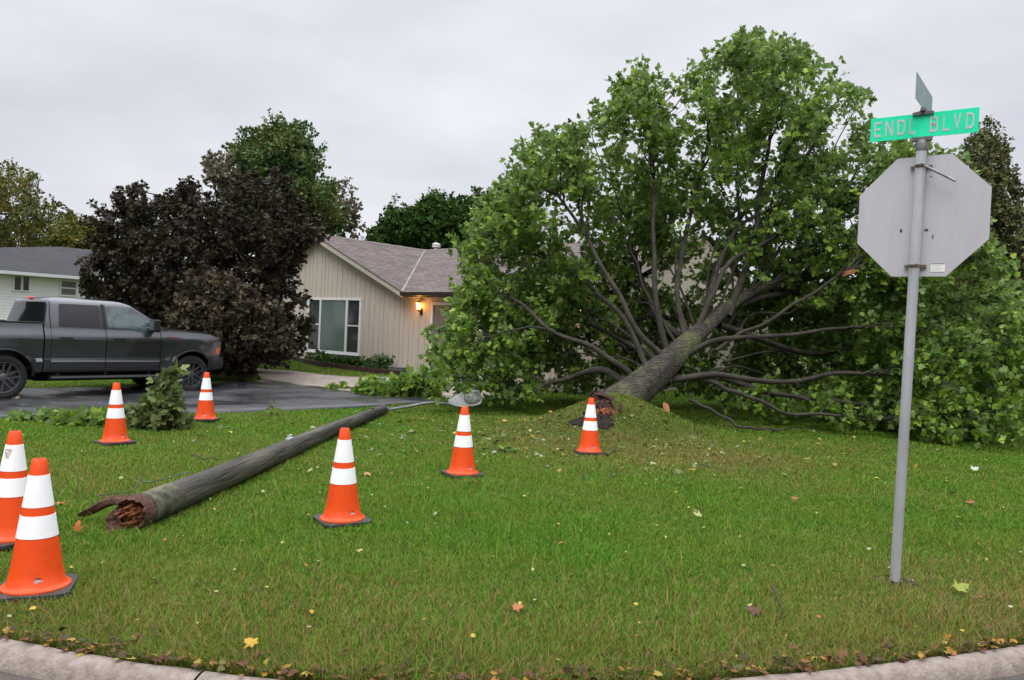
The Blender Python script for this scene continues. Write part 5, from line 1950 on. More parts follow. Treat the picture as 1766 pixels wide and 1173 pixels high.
# the three part picture window
M_white = mat('white_frame', (0.72, 0.72, 0.72), .45)
M_glass = mat('window_glass', (0.075, 0.115, 0.105), .08, spec=.8, var=(0.10, 0.145, 0.135), scale=1.2)
M_dglass = mat('dark_glass', (0.022, 0.027, 0.028), .06, spec=.8, bump=0)
wx0, wx1, wx2, wx3, wz0, wz1 = -5.28, -4.52, -3.08, -2.32, .56, 2.44
fr = .075
mb = MB()
yf, yb = VW - .055, VW + .015
mb.box((wx0, yf, wz0), (wx3, yb, wz0 + fr))
mb.box((wx0, yf, wz1 - fr), (wx3, yb, wz1))
for x_ in (wx0, wx1 - fr / 2, wx2 - fr / 2, wx3 - fr):
    mb.box((x_, yf + .002, wz0 + fr), (x_ + fr, yb, wz1 - fr))
mb.box((wx0 - .03, yf - .03, wz0 - .035), (wx3 + .03, yb, wz0 - .001))
win = mb.build('window', M_white, house, bevel=.004, seg=1)
mb = MB()
mb.box((wx1 + fr / 2, VW - .028, wz0 + fr), (wx2 - fr / 2, VW - .024, wz1 - fr))
mb.build('pane', M_glass, win)
for (xa, xb) in ((wx0 + fr, wx1 - fr / 2), (wx2 + fr / 2, wx3 - fr)):
    mb = MB()
    mb.box((xa, VW - .022, wz0 + fr), (xb, VW - .018, wz1 - fr))
    mb.build('pane', M_dglass, win)
    mb = MB()
    zm = (wz0 + wz1) / 2 + .02
    mb.box((xa, VW - .045, zm - .02), (xb, VW - .023, zm + .02))
    for x_ in (xa, xb - .025):
        mb.box((x_, VW - .04, wz0 + fr), (x_ + .025, VW - .023, wz1 - fr))
    mb.build('sash', M_white, win)
# front door behind the crown of the fallen tree
mb = MB()
dx0, dx1 = .97, 2.05
mb.box((dx0, VW - .05, GB), (dx0 + .09, VW + .01, 2.34))
mb.box((dx1 - .09, VW - .05, GB), (dx1, VW + .01, 2.34))
mb.box((dx0 + .09, VW - .048, 2.25), (dx1 - .09, VW + .01, 2.34))
door = mb.build('door', M_white, house, bevel=.004, seg=1)
mb = MB()
mb.box((dx0 + .09, VW - .02, GB + .02), (dx1 - .09, VW - .006, 2.25))
mb.build('door_panel', mat('door_taupe', (0.16, 0.13, 0.115), .5, var=(0.19, 0.155, 0.14), scale=2), door)
mb = MB()
mb.lathe([(.012, 0), (.012, .05), (.03, .06), (.03, .08), (.012, .09)], 12, M=Matrix.Translation(Vector((dx0 + .16, VW - .02, 1.15))) @ Matrix.Rotation(rad(90), 4, 'X'))
mb.build('handle', M_galv, door)
# more house behind the tree: a wide window and garage style panel hardly seen
mb = MB()
mb.box((3.0, VW - .05, .7), (5.4, VW + .01, .78))
mb.box((3.0, VW - .05, 2.1), (5.4, VW + .01, 2.18))
for x_ in (3.0, 4.16, 5.32):
    mb.box((x_, VW - .052, .78), (x_ + .08, VW + .01, 2.1))
w2 = mb.build('window', M_white, house)
mb = MB()
mb.box((3.08, VW - .02, .78), (5.32, VW - .016, 2.1))
mb.build('pane', M_dglass, w2)
# roof vent
vx, vy = -GW + .36, GD + .25
mb = MB()
mb.lathe([(.09, Z1 - .3), (.09, Z1 + .12), (.17, Z1 + .12), (.17, Z1 + .15), (.13, Z1 + .16), (.17, Z1 + .175), (.17, Z1 + .20), (.13, Z1 + .21), (.165, Z1 + .225), (.15, Z1 + .27), (.05, Z1 + .30)], 20, M=Matrix.Translation(Vector((vx, vy, 0))))
mb.build('roof_vent', mat('vent_white', (0.62, 0.63, 0.65), .4), roof, auto=40)
# porch lamps
M_glow = mat('lamp_glow', (0.9, 0.55, 0.2), .4, emit=(1.0, 0.42, 0.08), estr=9)
M_core = mat('lamp_core', (1.0, 0.8, 0.4), .4, emit=(1.0, 0.72, 0.30), estr=22)
M_iron = mat('lamp_iron', (0.02, 0.016, 0.014), .5)
for k_, (lu, lz) in enumerate(((.53, 2.20), (6.48, 2.20))):
    mb = MB()
    c = Matrix.Translation(Vector((lu, VW - .13, lz)))
    mb.lathe([(.09, .10), (.02, .16), (.012, .18)], 6, M=c)
    mb.lathe([(.055, -.125), (.06, -.10), (.05, -.098)], 6, M=c)
    mb.box((-.012, 0, -.17), (.012, .125, -.145), c)
    mb.box((-.045, .11, -.26), (.045, .128, -.06), c)
    mb.lathe([(.01, -.16), (.02, -.14), (.04, -.12)], 8, M=c)
    for i in range(6):
        a_ = i * math.pi / 3
        mb.tube([(.058 * math.cos(a_), .058 * math.sin(a_), -.10), (.088 * math.cos(a_), .088 * math.sin(a_), .10)], [.005, .005], 4, M=c)
    lamp = mb.build('wall_lamp', M_iron, house)
    mb = MB()
    mb.lathe([(.052, -.098), (.082, .098)], 6, M=c)
    mb.build('lamp_glass', M_glow, lamp)
    mb = MB()
    mb.lathe([(.02, .1), (.03, .105), (.02, .11)], 8, M=c)
    mb.build('lamp_cap', M_core, lamp)
    ld = bpy.data.lights.new('porch_bulb', 'POINT')
    ld.energy = 5 if k_ == 0 else 4
    ld.color = (1.0, 0.42, 0.10)
    ld.shadow_soft_size = .06
    lo = bpy.data.objects.new('porch_bulb', ld)
    COL.objects.link(lo)
    lo.parent = lamp
    lo.location = (lu, VW - .27, lz + .02)
# planting bed: brick edging and low plants, meter cover
mb = MB()
eA = [(505, 622), (540, 630), (590, 637), (640, 643), (685, 647), (712, 648)]
q = smooth_line([G(*p_) for p_ in eA], 70)
for i in range(len(q) - 1):
    a_, b_ = q[i], q[i + 1]
    d_ = unit((b_ - a_)[:2])
    n_2 = np.array([-d_[1], d_[0]])
    m_ = (a_ + b_) / 2
    hl = np.linalg.norm((b_ - a_)[:2]) / 2 - .006
    h_ = .14 + .012 * random.random()
    Mx = Matrix(((d_[0], n_2[0], 0, m_[0]), (d_[1], n_2[1], 0, m_[1]), (0, 0, 1, m_[2]), (0, 0, 0, 1)))
    mb.box((-hl, -.05, -.12), (hl, .05, h_ * .5), Mx)
    mb.box((-hl, -.046, h_ * .5 + .004), (hl, .046, h_), Mx)
tag(mb.build('bed_edging', mat('edging_brick', (0.030, 0.014, 0.012), .85, var=(0.075, 0.035, 0.028), scale=9)), 'low dark red brick edging round the planting bed under the big window', 'edging')
for i_, (c_, w_, top_, lab_) in enumerate([((545, 629), 26, 608, 'low leafy shrub in the planting bed under the left of the big window'),
                                          ((608, 634), 30, 619, 'spreading low plant in the bed right of the window'),
                                          ((655, 638), 27, 611, 'taller loose plant in the bed nearest the front door'),
                                          ((578, 632), 18, 620, 'small round plant in the bed below the middle window pane')]):
    g_ = G(*c_)
    r = np.random.default_rng(300 + i_)
    D_ = g_[1] + .45
    t_ = sample_outline([(c_[0] - w_, c_[1]), (c_[0] - w_ * .8, top_ + 6), (c_[0] - w_ * .2, top_ + 2), (c_[0] + w_ * .3, top_), (c_[0] + w_ * .9, top_ + 5), (c_[0] + w_, c_[1])], 46, D_, .25, r, zmin=.05)
    b_ = P(c_[0], c_[1], D_)
    b_[2] = float(terrain(b_[0], b_[1]))
    ch = grow([(np.array([b_, b_ + (0.02, 0, .1), b_ + (0, 0.02, .22)]), .012, .006)], t_, b_, r, lv=(.2, .5), rad_=(.006, .004, .003))
    t = thing('garden_plant', lab_, 'plant', b_, 0, 'plants in the bed under the house window')
    V_, F_ = wood_mesh(ch, b_, sides=(6, 4, 3, 3))
    bulk('stem', V_, F_, M_bark, t)
    V_, F_, R_ = foliate(ch, b_, r, per=18, spread=.09, size=.09, simple=True, centre=b_, levels=(1, 2, 3), zmin=.01)
    bulk('leaf_cluster', V_, F_, M_oakish if i_ % 2 else M_locust, t, rnd=R_)
g_ = G(690, 641)
mb = MB()
Mx = Matrix.Translation(Vector((g_[0], g_[1] + .35, g_[2]))) @ Matrix.Rotation(HA, 4, 'Z')
mb.box((-.34, -.25, 0), (.34, .25, .10), Mx)
mb.box((-.36, -.27, .102), (.36, .27, .14), Mx)
tag(mb.build('utility_cover', mat('cover_grey', (0.16, 0.17, 0.18), .6, var=(0.22, 0.23, 0.25), scale=8), bevel=.01), 'flat grey utility cover on the ground at the house corner', 'utility cover')

# ------------------------------------------------------------------ white house on the left
WA = rad(50)
w0 = np.array([-21.6, 33.0])
wh = thing('white_house', 'white sided neighbour house with dark grey hip roof behind the pickup', 'house', (w0[0], w0[1], 0), WA)


def wt(px):
    s = (px - CX) / FPX
    return (-21.6 - 33 * s) / (.766 * s - .643)


M_wside = mat('white_siding', (0.72, 0.73, 0.72), .6, var=(0.78, 0.79, 0.78), scale=2)
EZ = 3.22
x0, x1, dp = -7.0, 12.0, 8.0
mb = MB()
nb = 26
for i in range(nb):
    za = -.1 + (EZ - .1 + .1) * i / nb
    zb = -.1 + (EZ - .1 + .1) * (i + 1) / nb
    mb.add([(x0, -.025, za), (x1, -.025, za), (x1, 0, zb), (x0, 0, zb), (x0, 0, za), (x1, 0, za)], [(0, 1, 2, 3), (0, 4, 5, 1)])
mb.add([(x0, 0, -.1), (x0, dp, -.1), (x0, dp, EZ), (x0, 0, EZ)], [(0, 1, 2, 3)])
mb.add([(x1, 0, -.1), (x1, dp, -.1), (x1, dp, EZ), (x1, 0, EZ)], [(0, 1, 2, 3)])
mb.build('wall', M_wside, wh)
ov = .5
RZ = 4.78
A_, B_, C_, D_ = (x0 - ov, -ov, EZ - .0), (x1 + ov, -ov, EZ), (x1 + ov, dp + ov, EZ), (x0 - ov, dp + ov, EZ)
R1_, R2_ = (3.6, dp / 2, RZ), (9.0, dp / 2, RZ)
M_dsh = shingle_material('grey_shingle', (0.022, 0.024, 0.029), (0.040, 0.042, 0.048), (0.014, 0.015, 0.017))
wr = roof_mesh('roof', [([A_, B_, R2_, R1_], [(0, 0), (20, 0), (16, 5), (10, 5)]), ([B_, C_, R2_], [(0, 0), (9, 0), (4.5, 5)]),
                        ([C_, D_, R1_, R2_], [(0, 0), (20, 0), (10, 5), (4, 5)]), ([D_, A_, R1_], [(0, 0), (9, 0), (4.5, 11)])], M_dsh, wh)
mb = MB()
mb.box((x0 - ov, -ov - .10, EZ - .16), (x1 + ov, -ov - .004, EZ - .02))
mb.build('gutter', mat('white_gutter', (0.60, 0.61, 0.62), .4), wh)
mb = MB()
mb.box((x0 - ov, -ov + .004, EZ - .15), (x1 + ov, .02, EZ - .12))
mb.build('soffit', M_white, wh)


def wz(px, py):
    t = wt(px)
    Dd = 33 + .766 * t
    xx = -21.6 + .643 * t
    # height seen at that row
    for z in np.linspace(0, 5, 501):
        v = np.array([xx, Dd, z - CAMZ])
        if CY - FPX * v.dot(_U) / v.dot(_F) <= py:
            return z
    return 3


for (pa, pb_, ya, yb, hung) in ((21, 32, 476, 500, 0), (36, 46, 477, 501, 0), (102, 127, 485, 508, 1)):
    ta, tb = wt(pa), wt(pb_)
    za, zb = wz(pa, yb), wz(pa, ya)
    mb = MB()
    f_ = .06
    mb.box((ta - f_, -.07, za - f_), (tb + f_, -.01, za))
    mb.box((ta - f_, -.07, zb), (tb + f_, -.01, zb + f_))
    mb.box((ta - f_, -.068, za), (ta, -.01, zb))
    mb.box((tb, -.068, za), (tb + f_, -.01, zb))
    if hung:
        mb.box((ta, -.062, (za + zb) / 2 - .03), (tb, -.03, (za + zb) / 2 + .03))
    w_ = mb.build('window', M_white, wh)
    mb = MB()
    mb.box((ta, -.045, za), (tb, -.035, zb))
    mb.build('pane', M_dglass if not hung else mat('curtained_glass', (0.10, 0.115, 0.11), .15, var=(.16, .18, .17), scale=3), w_)

# ------------------------------------------------------------------ pickup
HD = rad(53)
rw = P(3, 600, 13.9)
wheelbase = 3.68
gz = float(terrain(-9, 15)) + .03
hdv = np.array([math.cos(HD), math.sin(HD)])
ctr = rw[:2] + hdv * wheelbase / 2 - np.array([hdv[1], -hdv[0]]) * .94
truck = thing('pickup_truck', 'dark grey crew cab pickup parked on the wet driveway', 'pickup', (ctr[0], ctr[1], gz), HD)
truck.scale = (.98, .98, .98)
M_paint = mat('grey_car_paint', (0.085, 0.088, 0.098), .25, metal=.75, coat=1.0)
M_paint.node_tree.nodes['Principled BSDF'].inputs['Coat Roughness'].default_value = .12
M_trim = mat('black_trim', (0.012, 0.012, 0.013), .5)
M_gap = mat('panel_gap', (0.006, 0.006, 0.006), .9)
M_tint = mat('tinted_glass', (0.010, 0.010, 0.012), .06, spec=.5)
M_clear = mat('door_glass', (0.075, 0.115, 0.12), .07, spec=.9, var=(0.025, 0.035, 0.038), scale=2.4, pos=(.45, .6))  # pale blue blotches in the colour stand in for reflections
M_tyre = mat('tyre_rubber', (0.014, 0.014, 0.015), .8, bump=.3, bscale=60)
M_rim = mat('dark_alloy', (0.19, 0.19, 0.20), .35, metal=.8)
AX, WR = wheelbase / 2, .415
AR = .50


def zbot(x):
    b = .50
    for c in (-AX, AX):
        d = abs(x - c)
        if d < AR:
            b = max(b, .42 + math.sqrt(AR * AR - d * d))
    if x > AX + .42:
        b = max(b, .54)
    return b


def ztop(x):
    if x > 1.28:
        s = (x - 1.28) / 1.5
        return 1.345 - .10 * s ** 1.6 - (.13 * max(0, (s - .68) / .20) ** 2)
    if x > -1.17:
        return 1.36
    return 1.43


def yside(x, z):
    zz = [.45, .56, .66, .72, .76, .95, 1.13, 1.18, 1.26, 1.33, 1.43]
    yy = [.90, .955, .962, 1.0, .950, .985, .995, .985, .952, .925, .90]
    y = np.interp(z, zz, yy)
    if x > 1.8:
        y -= .17 * ((x - 1.8) / .8) ** 2.4
    # flare over the wheels
    for c in (-AX, AX):
        d = math.hypot(x - c, z - .42)
        if AR - .02 < d < AR + .20:
            y += .030 * (1 - (d - AR) / .20)
    return float(y)


def side_panel(name, xa, xb, parent, m=None, lift=0.0, zlo=None, zhi=None):
    res_ = []
    xs_ = np.arange(xa, xb + .001, .04)
    if xs_[-1] < xb:
        xs_ = np.append(xs_, xb)
    for sgn in (-1, 1):
        mb = MB()
        rows = 15
        vs = []
        for x in xs_:
            a_ = zbot(x) if zlo is None else max(zbot(x), zlo)
            b_ = ztop(x) if zhi is None else zhi
            for j in range(rows):
                z = a_ + (b_ - a_) * j / (rows - 1)
                vs.append((x, sgn * (yside(x, z) + lift), z))
            # lip folded in at the wheel arch
        n_ = len(xs_)
        fs = []
        for i in range(n_ - 1):
            for j in range(rows - 1):
                fs.append((i * rows + j, (i + 1) * rows + j, (i + 1) * rows + j + 1, i * rows + j + 1))
        lip = len(vs)
        for i, x in enumerate(xs_):
            v = vs[i * rows]
            vs.append((v[0], v[1] - sgn * .07, v[2] + .004))
        for i in range(n_ - 1):
            fs.append((i * rows, lip + i, lip + i + 1, (i + 1) * rows))
        mb.add(vs, fs)
        res_.append(mb.build(name, m or M_paint, parent, auto=32))
    return res_


g_ = .007
bed = side_panel('bed', -3.05, -1.19, truck)
side_panel('cab_corner', -1.165, -1.05, truck)
rdoor = side_panel('rear_door', -1.05 + g_, -.02 - g_, truck, zlo=.585)
fdoor = side_panel('front_door', -.02 + g_, 1.12 - g_, truck, zlo=.585)
side_panel('fender', 1.12 + g_, 2.60, truck)
side_panel('rocker', -1.05 + g_, 1.12 - g_, truck, zhi=.578)
# inner dark shell seen through the shut lines
mb = MB()
for sgn in (-1, 1):
    mb.box((-1.2, sgn * .90 - .01, .52), (1.2, sgn * .90 + .01, 1.33))
mb.box((-3.0, -.88, .55), (2.6, .88, .62))
for c in (-AX, AX):                 # wheel housings
    for sgn in (-1, 1):
        ring = [(c + (AR + .01) * math.cos(a_), .42 + (AR + .01) * math.sin(a_)) for a_ in np.linspace(0, math.pi, 18)]
        vs = [(x, sgn * .95, z) for x, z in ring] + [(x, sgn * .45, z) for x, z in ring]
        fs = [(i, i + 1, 18 + i + 1, 18 + i) for i in range(17)]
        fs.append(tuple(range(18, 36)))
        mb.add(vs, fs)
mb.box((-1.0, -.3, .28), (1.6, .3, .52))
mb.build('chassis', M_gap, truck)
# arch mouldings
M_arch = mat('arch_trim', (0.035, 0.036, 0.04), .35, metal=.4)
for c in (-AX, AX):
    for sgn in (-1, 1):
        mb = MB()
        pts_ = []
        for a_ in np.linspace(rad(2), rad(178), 26):
            x, z = c + (AR + .012) * math.cos(a_), .42 + (AR + .012) * math.sin(a_)
            pts_.append((x, sgn * (yside(x, z) + .006), z))
        mb.tube(pts_, [.022] * 26, 6)
        mb.build('wheel_arch_trim', M_arch, truck, auto=50)
# running board
for sgn in (-1, 1):
    mb = MB()
    mb.prism([(sgn * .88, .36), (sgn * 1.03, .36), (sgn * 1.05, .385), (sgn * 1.03, .42), (sgn * .88, .43)], 'x', -1.05, 1.12)
    for x in (-.9, 0, .9):
        mb.box((x, min(sgn * .6, sgn * .9), .38), (x + .05, max(sgn * .6, sgn * .9), .50))
    mb.build('running_board', M_trim, truck, bevel=.01)
# hood, cowl
mb = MB()
xs_ = np.linspace(1.12, 2.60, 26)
ysn = np.linspace(-1, 1, 17)
vs = []
for x in xs_:
    w_ = yside(x, ztop(x))
    for s in ysn:
        dome = .055 * (1 - s * s) ** .7 + .018 * math.exp(-((abs(s) - .72) / .10) ** 2)
        vs.append((x, s * w_, ztop(x) + dome * (1 if x < 2.6 else max(.2, 1 - (x - 2.6) * 4))))
idx_ = [[i * 17 + j for j in range(17)] for i in range(26)]
fs = [(idx_[i][j], idx_[i + 1][j], idx_[i + 1][j + 1], idx_[i][j + 1]) for i in range(25) for j in range(16)]
mb.add(vs, fs)
mb.build('hood', M_paint, truck, auto=40)
# front face: grille, bumper, headlights
mb = MB()
vs = []
for z in np.linspace(.75, ztop(2.60) + .01, 6):
    for s in np.linspace(-1, 1, 13):
        vs.append((2.60 + .08 * (1 - s * s) - .03 * (z - .75) ** 2, s * yside(2.60, min(z, 1.2)), z))
fs = [(i * 13 + j, i * 13 + j + 1, (i + 1) * 13 + j + 1, (i + 1) * 13 + j) for i in range(5) for j in range(12)]
mb.add(vs, fs)
mb.build('grille', M_trim, truck, auto=40)
mb = MB()
sec = [(.50, 0), (.52, .10), (.62, .15), (.74, .14), (.80, .06), (.80, 0)]
vs = []
ss = np.linspace(-1.0, 1.0, 25)
for s in ss:
    y_ = s * .985
    xb_ = 2.60 + .10 * (1 - abs(s) ** 3) - .38 * max(0, (abs(s) - .66) / .34) ** 1.7
    for z, o_ in sec:
        vs.append((xb_ + o_, y_, z))
fs = [(i * 6 + j, i * 6 + j + 1, (i + 1) * 6 + j + 1, (i + 1) * 6 + j) for i in range(24) for j in range(5)]
fs += [tuple(range(6)), tuple(range(24 * 6, 25 * 6))]
mb.add(vs, fs)
mb.build('bumper', M_trim, truck, auto=40)
for sgn in (-1, 1):
    mb = MB()
    vs, k_ = [], 8
    zs_ = np.linspace(.84, 1.13, 5)
    for x in np.linspace(2.36, 2.63, k_):
        for z in zs_:
            vs.append((x, sgn * (yside(min(x, 2.60), z) + .006 - .1 * max(0, x - 2.74)), z - .0))
    mb.add(vs, [(i * 5 + j, (i + 1) * 5 + j, (i + 1) * 5 + j + 1, i * 5 + j + 1) for i in range(k_ - 1) for j in range(4)])
    hl = mb.build('headlight', mat('headlight_glass', (0.10, 0.10, 0.11), .1, spec=.8), truck, auto=50)
    mb = MB()
    x0_ = 2.56
    vs = []
    for x in (2.46, 2.60):
        for z in (.86, 1.0):
            vs.append((x + .02 * (z - .86), sgn * (yside(x, z) + .013), z))
    mb.add(vs, [(0, 2, 3, 1)])
    mb.build('indicator', mat('amber_lens', (0.75, 0.17, 0.04), .25), hl)
# greenhouse
ZB, ZR = 1.335, 1.90
def gy(z):
    return .925 - (.925 - .735) * max(0, (z - ZB) / (ZR - ZB)) ** 1.15


def gx_front(z):
    s = (z - ZB) / (ZR - ZB)
    return 1.30 - .86 * s - .03 * math.sin(s * math.pi) * -1


def gx_back(z):
    return -1.165 + .12 * (z - ZB) / (ZR - ZB)


mb = MB()
rows = 12
ring_rows = []
for j in range(rows):
    s = j / (rows - 1)
    z = ZB + (ZR - ZB) * s
    w_, xf, xb_ = gy(z), gx_front(z), gx_back(z)
    if s > .88:
        w_ -= .05 * ((s - .88) / .12) ** 2
        xf -= .07 * ((s - .88) / .12) ** 2
        xb_ += .03 * ((s - .88) / .12) ** 2
    ring = []
    for k_ in np.linspace(-1, 1, 11):
        ring.append((xf + .10 * (1 - k_ * k_), w_ * k_, z))
    for k_ in np.linspace(xf, xb_, 12)[1:-1]:
        ring.append((k_, w_, z))
    for k_ in np.linspace(1, -1, 9):
        ring.append((xb_ - .04 * (1 - k_ * k_), w_ * k_, z))
    for k_ in np.linspace(xb_, xf, 12)[1:-1]:
        ring.append((k_, -w_, z))
    ring_rows.append(ring)
nr_ = len(ring_rows[0])
vs = [p for r_ in ring_rows for p in r_]
fs = [(j * nr_ + i, j * nr_ + (i + 1) % nr_, (j + 1) * nr_ + (i + 1) % nr_, (j + 1) * nr_ + i) for j in range(rows - 1) for i in range(nr_)]
# crowned roof
for k2, (kk_, dz) in enumerate([(.86, .022), (.6, .042), (.25, .052)]):
    cx_ = (gx_front(ZR) + gx_back(ZR)) / 2
    for p in ring_rows[-1]:
        vs.append((cx_ + (p[0] - cx_) * kk_, p[1] * kk_, ZR + dz))
for j in range(rows - 1, rows + 2):
    for i in range(nr_):
        fs.append((j * nr_ + i, j * nr_ + (i + 1) % nr_, (j + 1) * nr_ + (i + 1) % nr_, (j + 1) * nr_ + i))
fs.append(tuple(range((rows + 2) * nr_, (rows + 3) * nr_)))
mb.add(vs, fs)
cab = mb.build('cab', M_paint, truck, auto=38)


def side_glass(name, poly, m, sgn, parent, lift=.007):
    """rounded polygon laid on the cab side; poly of (x,z)"""
    P2 = []
    n_ = len(poly)
    for i in range(n_):
        a_, b_, c_ = np.array(poly[i - 1]), np.array(poly[i]), np.array(poly[(i + 1) % n_])
        r_ = .055
        u1, u2 = unit(a_ - b_), unit(c_ - b_)
        p0, p2 = b_ + u1 * r_, b_ + u2 * r_
        for t in (0, .25, .5, .75, 1):
            P2.append((1 - t) ** 2 * p0 + 2 * t * (1 - t) * b_ + t * t * p2)
    cx_, cz_ = np.mean(P2, axis=0)
    vs, rings = [], (1, .8, .55, .25)
    for k_ in rings:
        for x, z in P2:
            x_, z_ = cx_ + (x - cx_) * k_, cz_ + (z - cz_) * k_
            vs.append((x_, sgn * (gy(z_) + lift), z_))
    m_ = len(P2)
    fs = [(j * m_ + i, j * m_ + (i + 1) % m_, (j + 1) * m_ + (i + 1) % m_, (j + 1) * m_ + i) for j in range(3) for i in range(m_)]
    fs.append(tuple(range(3 * m_, 4 * m_)))
    mb = MB()
    mb.add(vs, fs)
    return mb.build(name, m, parent, smooth=True)


rear_poly = [(-.90, 1.37), (-.10, 1.37), (-.10, 1.815), (-.86, 1.815)]
front_poly = [(.03, 1.37), (.50, 1.37), (.66, 1.30), (1.12, 1.30), (1.13, 1.39), (.53, 1.80), (.03, 1.815)]
for sgn in (-1, 1):
    # black band round the side glass
    side_glass('window_surround', [(-.97, 1.345), (.0, 1.345), (.49, 1.345), (.64, 1.275), (1.19, 1.275), (1.19, 1.36), (.555, 1.835), (-.90, 1.845)], M_trim, sgn, cab, .003) if False else None
    side_glass('side_window', rear_poly, M_tint, sgn, cab)
    side_glass('side_window', front_poly, M_clear, sgn, cab)
    mb = MB()
    vs = []
    for z in np.linspace(1.345, 1.83, 6):
        for x in (-.085, .015):
            vs.append((x, sgn * (gy(z) + .006), z))
    mb.add(vs, [(i * 2, i * 2 + 1, i * 2 + 3, i * 2 + 2) for i in range(5)])
    mb.build('door_pillar', M_trim, cab)
    # shut lines of the doors in the cab side
    for x in (-1.05, -.035):
        mb = MB()
        vs = []
        for z in np.linspace(1.34, 1.86, 6):
            xx = x if x > -1 else x + .10 * max(0, (z - 1.6))
            for d_ in (-.006, .006):
                vs.append((xx + d_, sgn * (gy(z) + .0075), z))
        mb.add(vs, [(i * 2, i * 2 + 1, i * 2 + 3, i * 2 + 2) for i in range(5)])
        mb.build('shut_line', M_gap, cab)
# windscreen and rear window
mb = MB()
vs = []
for j in range(7):
    z = 1.37 + (1.85 - 1.37) * j / 6
    w_ = gy(z) - .075
    for k_ in np.linspace(-1, 1, 11):
        vs.append((gx_front(z) + .10 * (1 - k_ * k_ * (w_ / gy(z)) ** 2) + .006, w_ * k_, z + .002))
mb.add(vs, [(j * 11 + i, j * 11 + i + 1, (j + 1) * 11 + i + 1, (j + 1) * 11 + i) for j in range(6) for i in range(10)])
mb.build('windscreen', M_clear, cab, smooth=True)
mb = MB()
vs = []
for j in range(7):
    z = 1.40 + (1.835 - 1.40) * j / 6
    w_ = gy(z) - .075 - (.02 if j in (0, 6) else 0)
    for k_ in np.linspace(-1, 1, 11):
        vs.append((gx_back(z) - .04 * (1 - k_ * k_ * (w_ / gy(z)) ** 2) - .008, w_ * k_, z))
mb.add(vs, [(j * 11 + i, j * 11 + i + 1, (j + 1) * 11 + i + 1, (j + 1) * 11 + i) for j in range(6) for i in range(10)])
mb.build('rear_window', M_tint, cab, smooth=True)
mb = MB()
mb.box((-1.085, -.10, 1.90), (-1.055, .10, 1.925))
mb.build('brake_light', mat('red_lens', (0.75, 0.02, 0.03), .3, emit=(.9, .03, .03), estr=.25), cab, bevel=.006)
mb = MB()
mb.add([(.30, -.012, 1.945), (.16, -.012, 1.945), (.16, -.006, 2.01), (.20, -.006, 2.005), (.30, .012, 1.945), (.16, .012, 1.945), (.16, .006, 2.01), (.20, .006, 2.005)],
       [(0, 1, 2, 3), (4, 5, 6, 7), (0, 3, 7, 4), (3, 2, 6, 7), (2, 1, 5, 6)])
mb.build('antenna', M_paint, cab)
# bed box: rails, floor, front wall, tailgate
mb = MB()
for sgn in (-1, 1):
    ya, yb = sorted((sgn * .80, sgn * .925))
    mb.box((-3.05, ya, 1.425), (-1.19, yb, 1.45))
    ya, yb = sorted((sgn * .80, sgn * .82))
    mb.box((-3.05, ya, .80), (-1.19, yb, 1.424))
mb.box((-3.05, -.8, .78), (-1.19, .8, .80))
mb.box((-1.23, -.8, .80), (-1.195, .8, 1.42))
mb.build('bed_liner', M_trim, truck, bevel=.004, seg=1)
mb = MB()
mb.box((-3.11, -.80, .80), (-3.06, .80, 1.43))
mb.build('tailgate', M_paint, truck, bevel=.012)
mb = MB()
mb.box((-3.30, -.93, .52), (-3.06, .93, .72))
mb.build('rear_bumper', M_trim, truck, bevel=.03)
# handles
for sgn in (-1, 1):
    for par, x in ((rdoor, -.78), (fdoor, .25)):
        mb = MB()
        z = 1.165
        y_ = yside(x, z)
        ya, yb = sorted((sgn * (y_ + .018), sgn * (y_ + .038)))
        mb.box((x - .115, ya, z - .018), (x + .115, yb, z + .018))
        for dx_ in (-.1, .085):
            yc, yd = sorted((sgn * (y_ - .01), sgn * (y_ + .02)))
            mb.box((x + dx_, yc, z - .014), (x + dx_ + .02, yd, z + .014))
        mb.build('handle', M_paint, par[0 if sgn < 0 else 1], bevel=.006)
    # mirror
    mb = MB()
    ya, yb = sorted((sgn * .97, sgn * 1.17))
    mb.box((.86, ya, 1.33), (1.0, yb, 1.58))
    yc, yd = sorted((sgn * .88, sgn * .99))
    mb.box((.93, yc, 1.34), (1.02, yd, 1.39))
    mr_ = mb.build('mirror', M_trim, truck, bevel=.03, seg=3)
    mb = MB()
    ya, yb = sorted((sgn * .99, sgn * 1.15))
    mb.box((.852, ya, 1.36), (.859, yb, 1.55))
    mb.build('mirror_glass', mat('mirror_glass', (0.35, 0.37, 0.4), .05, metal=.9), mr_)
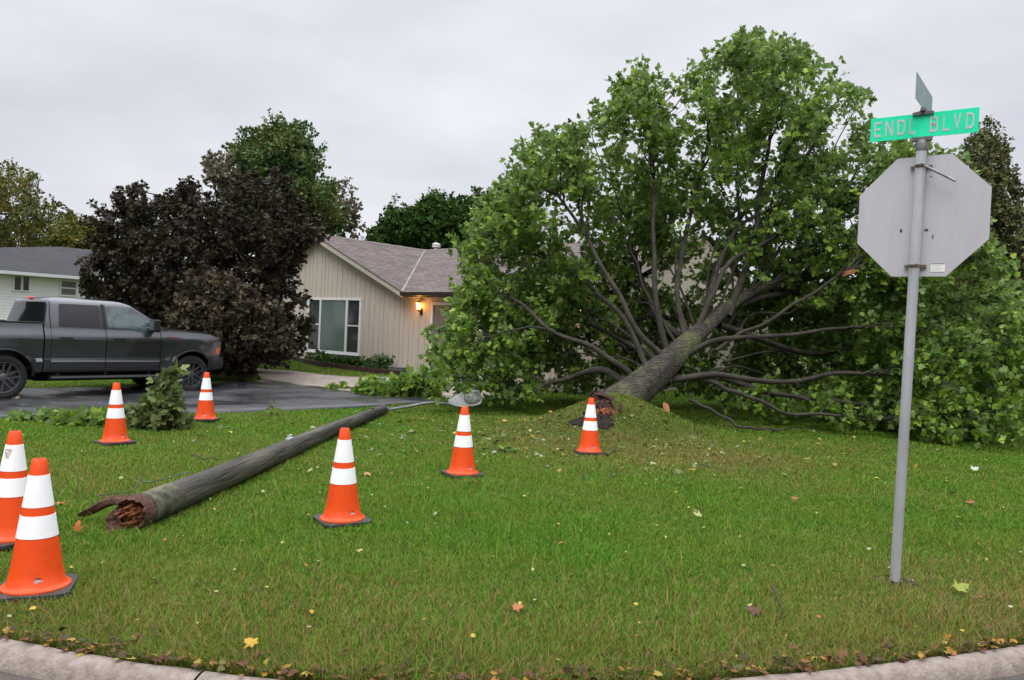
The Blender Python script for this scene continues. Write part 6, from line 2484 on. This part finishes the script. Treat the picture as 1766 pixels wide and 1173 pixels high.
# faint side stripes on the front door
mb = MB()
for k_ in range(7):
    z0_ = 1.19 - k_ * .055
    for (dz0, dz1) in ((0, .040),):
        xa, xb_ = .60 - k_ * .028, 1.10
        vs = []
        for x in np.linspace(xa, xb_, 8):
            for z in (z0_ - dz1, z0_):
                for sgn in (-1,):
                    vs.append((x - (.02 if z < z0_ else 0) * (1 if x < .8 else 0), sgn * (yside(x, z) + .004), z))
        mb.add(vs, [(i * 2, i * 2 + 2, i * 2 + 3, i * 2 + 1) for i in range(7)])
mb.build('stripe_decal', mat('decal_black', (0.014, 0.014, 0.016), .45, coat=.6), fdoor[0])
# small red fender lettering reads only as a dark red smudge: a slim badge
mb = MB()
for k_ in range(7):
    x = 1.24 + k_ * .045
    z = 1.19
    mb.add([(x, -(yside(x, z) + .005), z), (x + .03, -(yside(x, z) + .005), z), (x + .034, -(yside(x, z) + .005), z + .03), (x + .004, -(yside(x, z) + .005), z + .03)], [(0, 1, 2, 3)])
mb.build('badge', mat('badge_red', (0.22, 0.02, 0.02), .5), truck)
# wheels
for c in (-AX, AX):
    for sgn in (-1, 1):
        Mw = Matrix.Translation(Vector((c, sgn * .845, WR))) @ Matrix.Rotation(rad(90) * -sgn, 4, 'X') @ Matrix.Rotation(random.random(), 4, 'Z')
        mb = MB()
        mb.lathe([(.27, -.14), (.36, -.145), (.40, -.12), (WR, -.09), (WR, .09), (.40, .12), (.37, .138), (.33, .14), (.285, .125), (.27, .10)], 44, M=Mw, caps=False)
        wheel = mb.build('wheel', M_tyre, truck, auto=40)
        mb = MB()
        mb.lathe([(.272, -.14), (.26, .02), (.262, .10), (.272, .132), (.283, .134), (.285, .12)], 44, M=Mw, caps=False)
        mb.lathe([(.26, .0), (.05, .0)], 30, M=Mw, caps=False)
        mb.lathe([(.075, .02), (.075, .115), (.06, .122), (.0001, .122)], 16, M=Mw, caps=False)
        for k_ in range(6):
            R6 = Mw @ Matrix.Rotation(k_ * math.pi / 3, 4, 'Z')
            for dd_ in (-.035, .035):
                mb.add([(.05, dd_ - .014, .08), (.05, dd_ + .014, .08), (.268, dd_ * 1.6 + .018, .085), (.268, dd_ * 1.6 - .018, .085),
                        (.05, dd_ - .010, .118), (.05, dd_ + .010, .118), (.266, dd_ * 1.6 + .011, .120), (.266, dd_ * 1.6 - .011, .120)],
                       [(4, 5, 6, 7), (0, 1, 5, 4), (1, 2, 6, 5), (2, 3, 7, 6), (3, 0, 4, 7)], R6)
        mb.build('rim', M_rim, wheel, auto=35)
print('done')
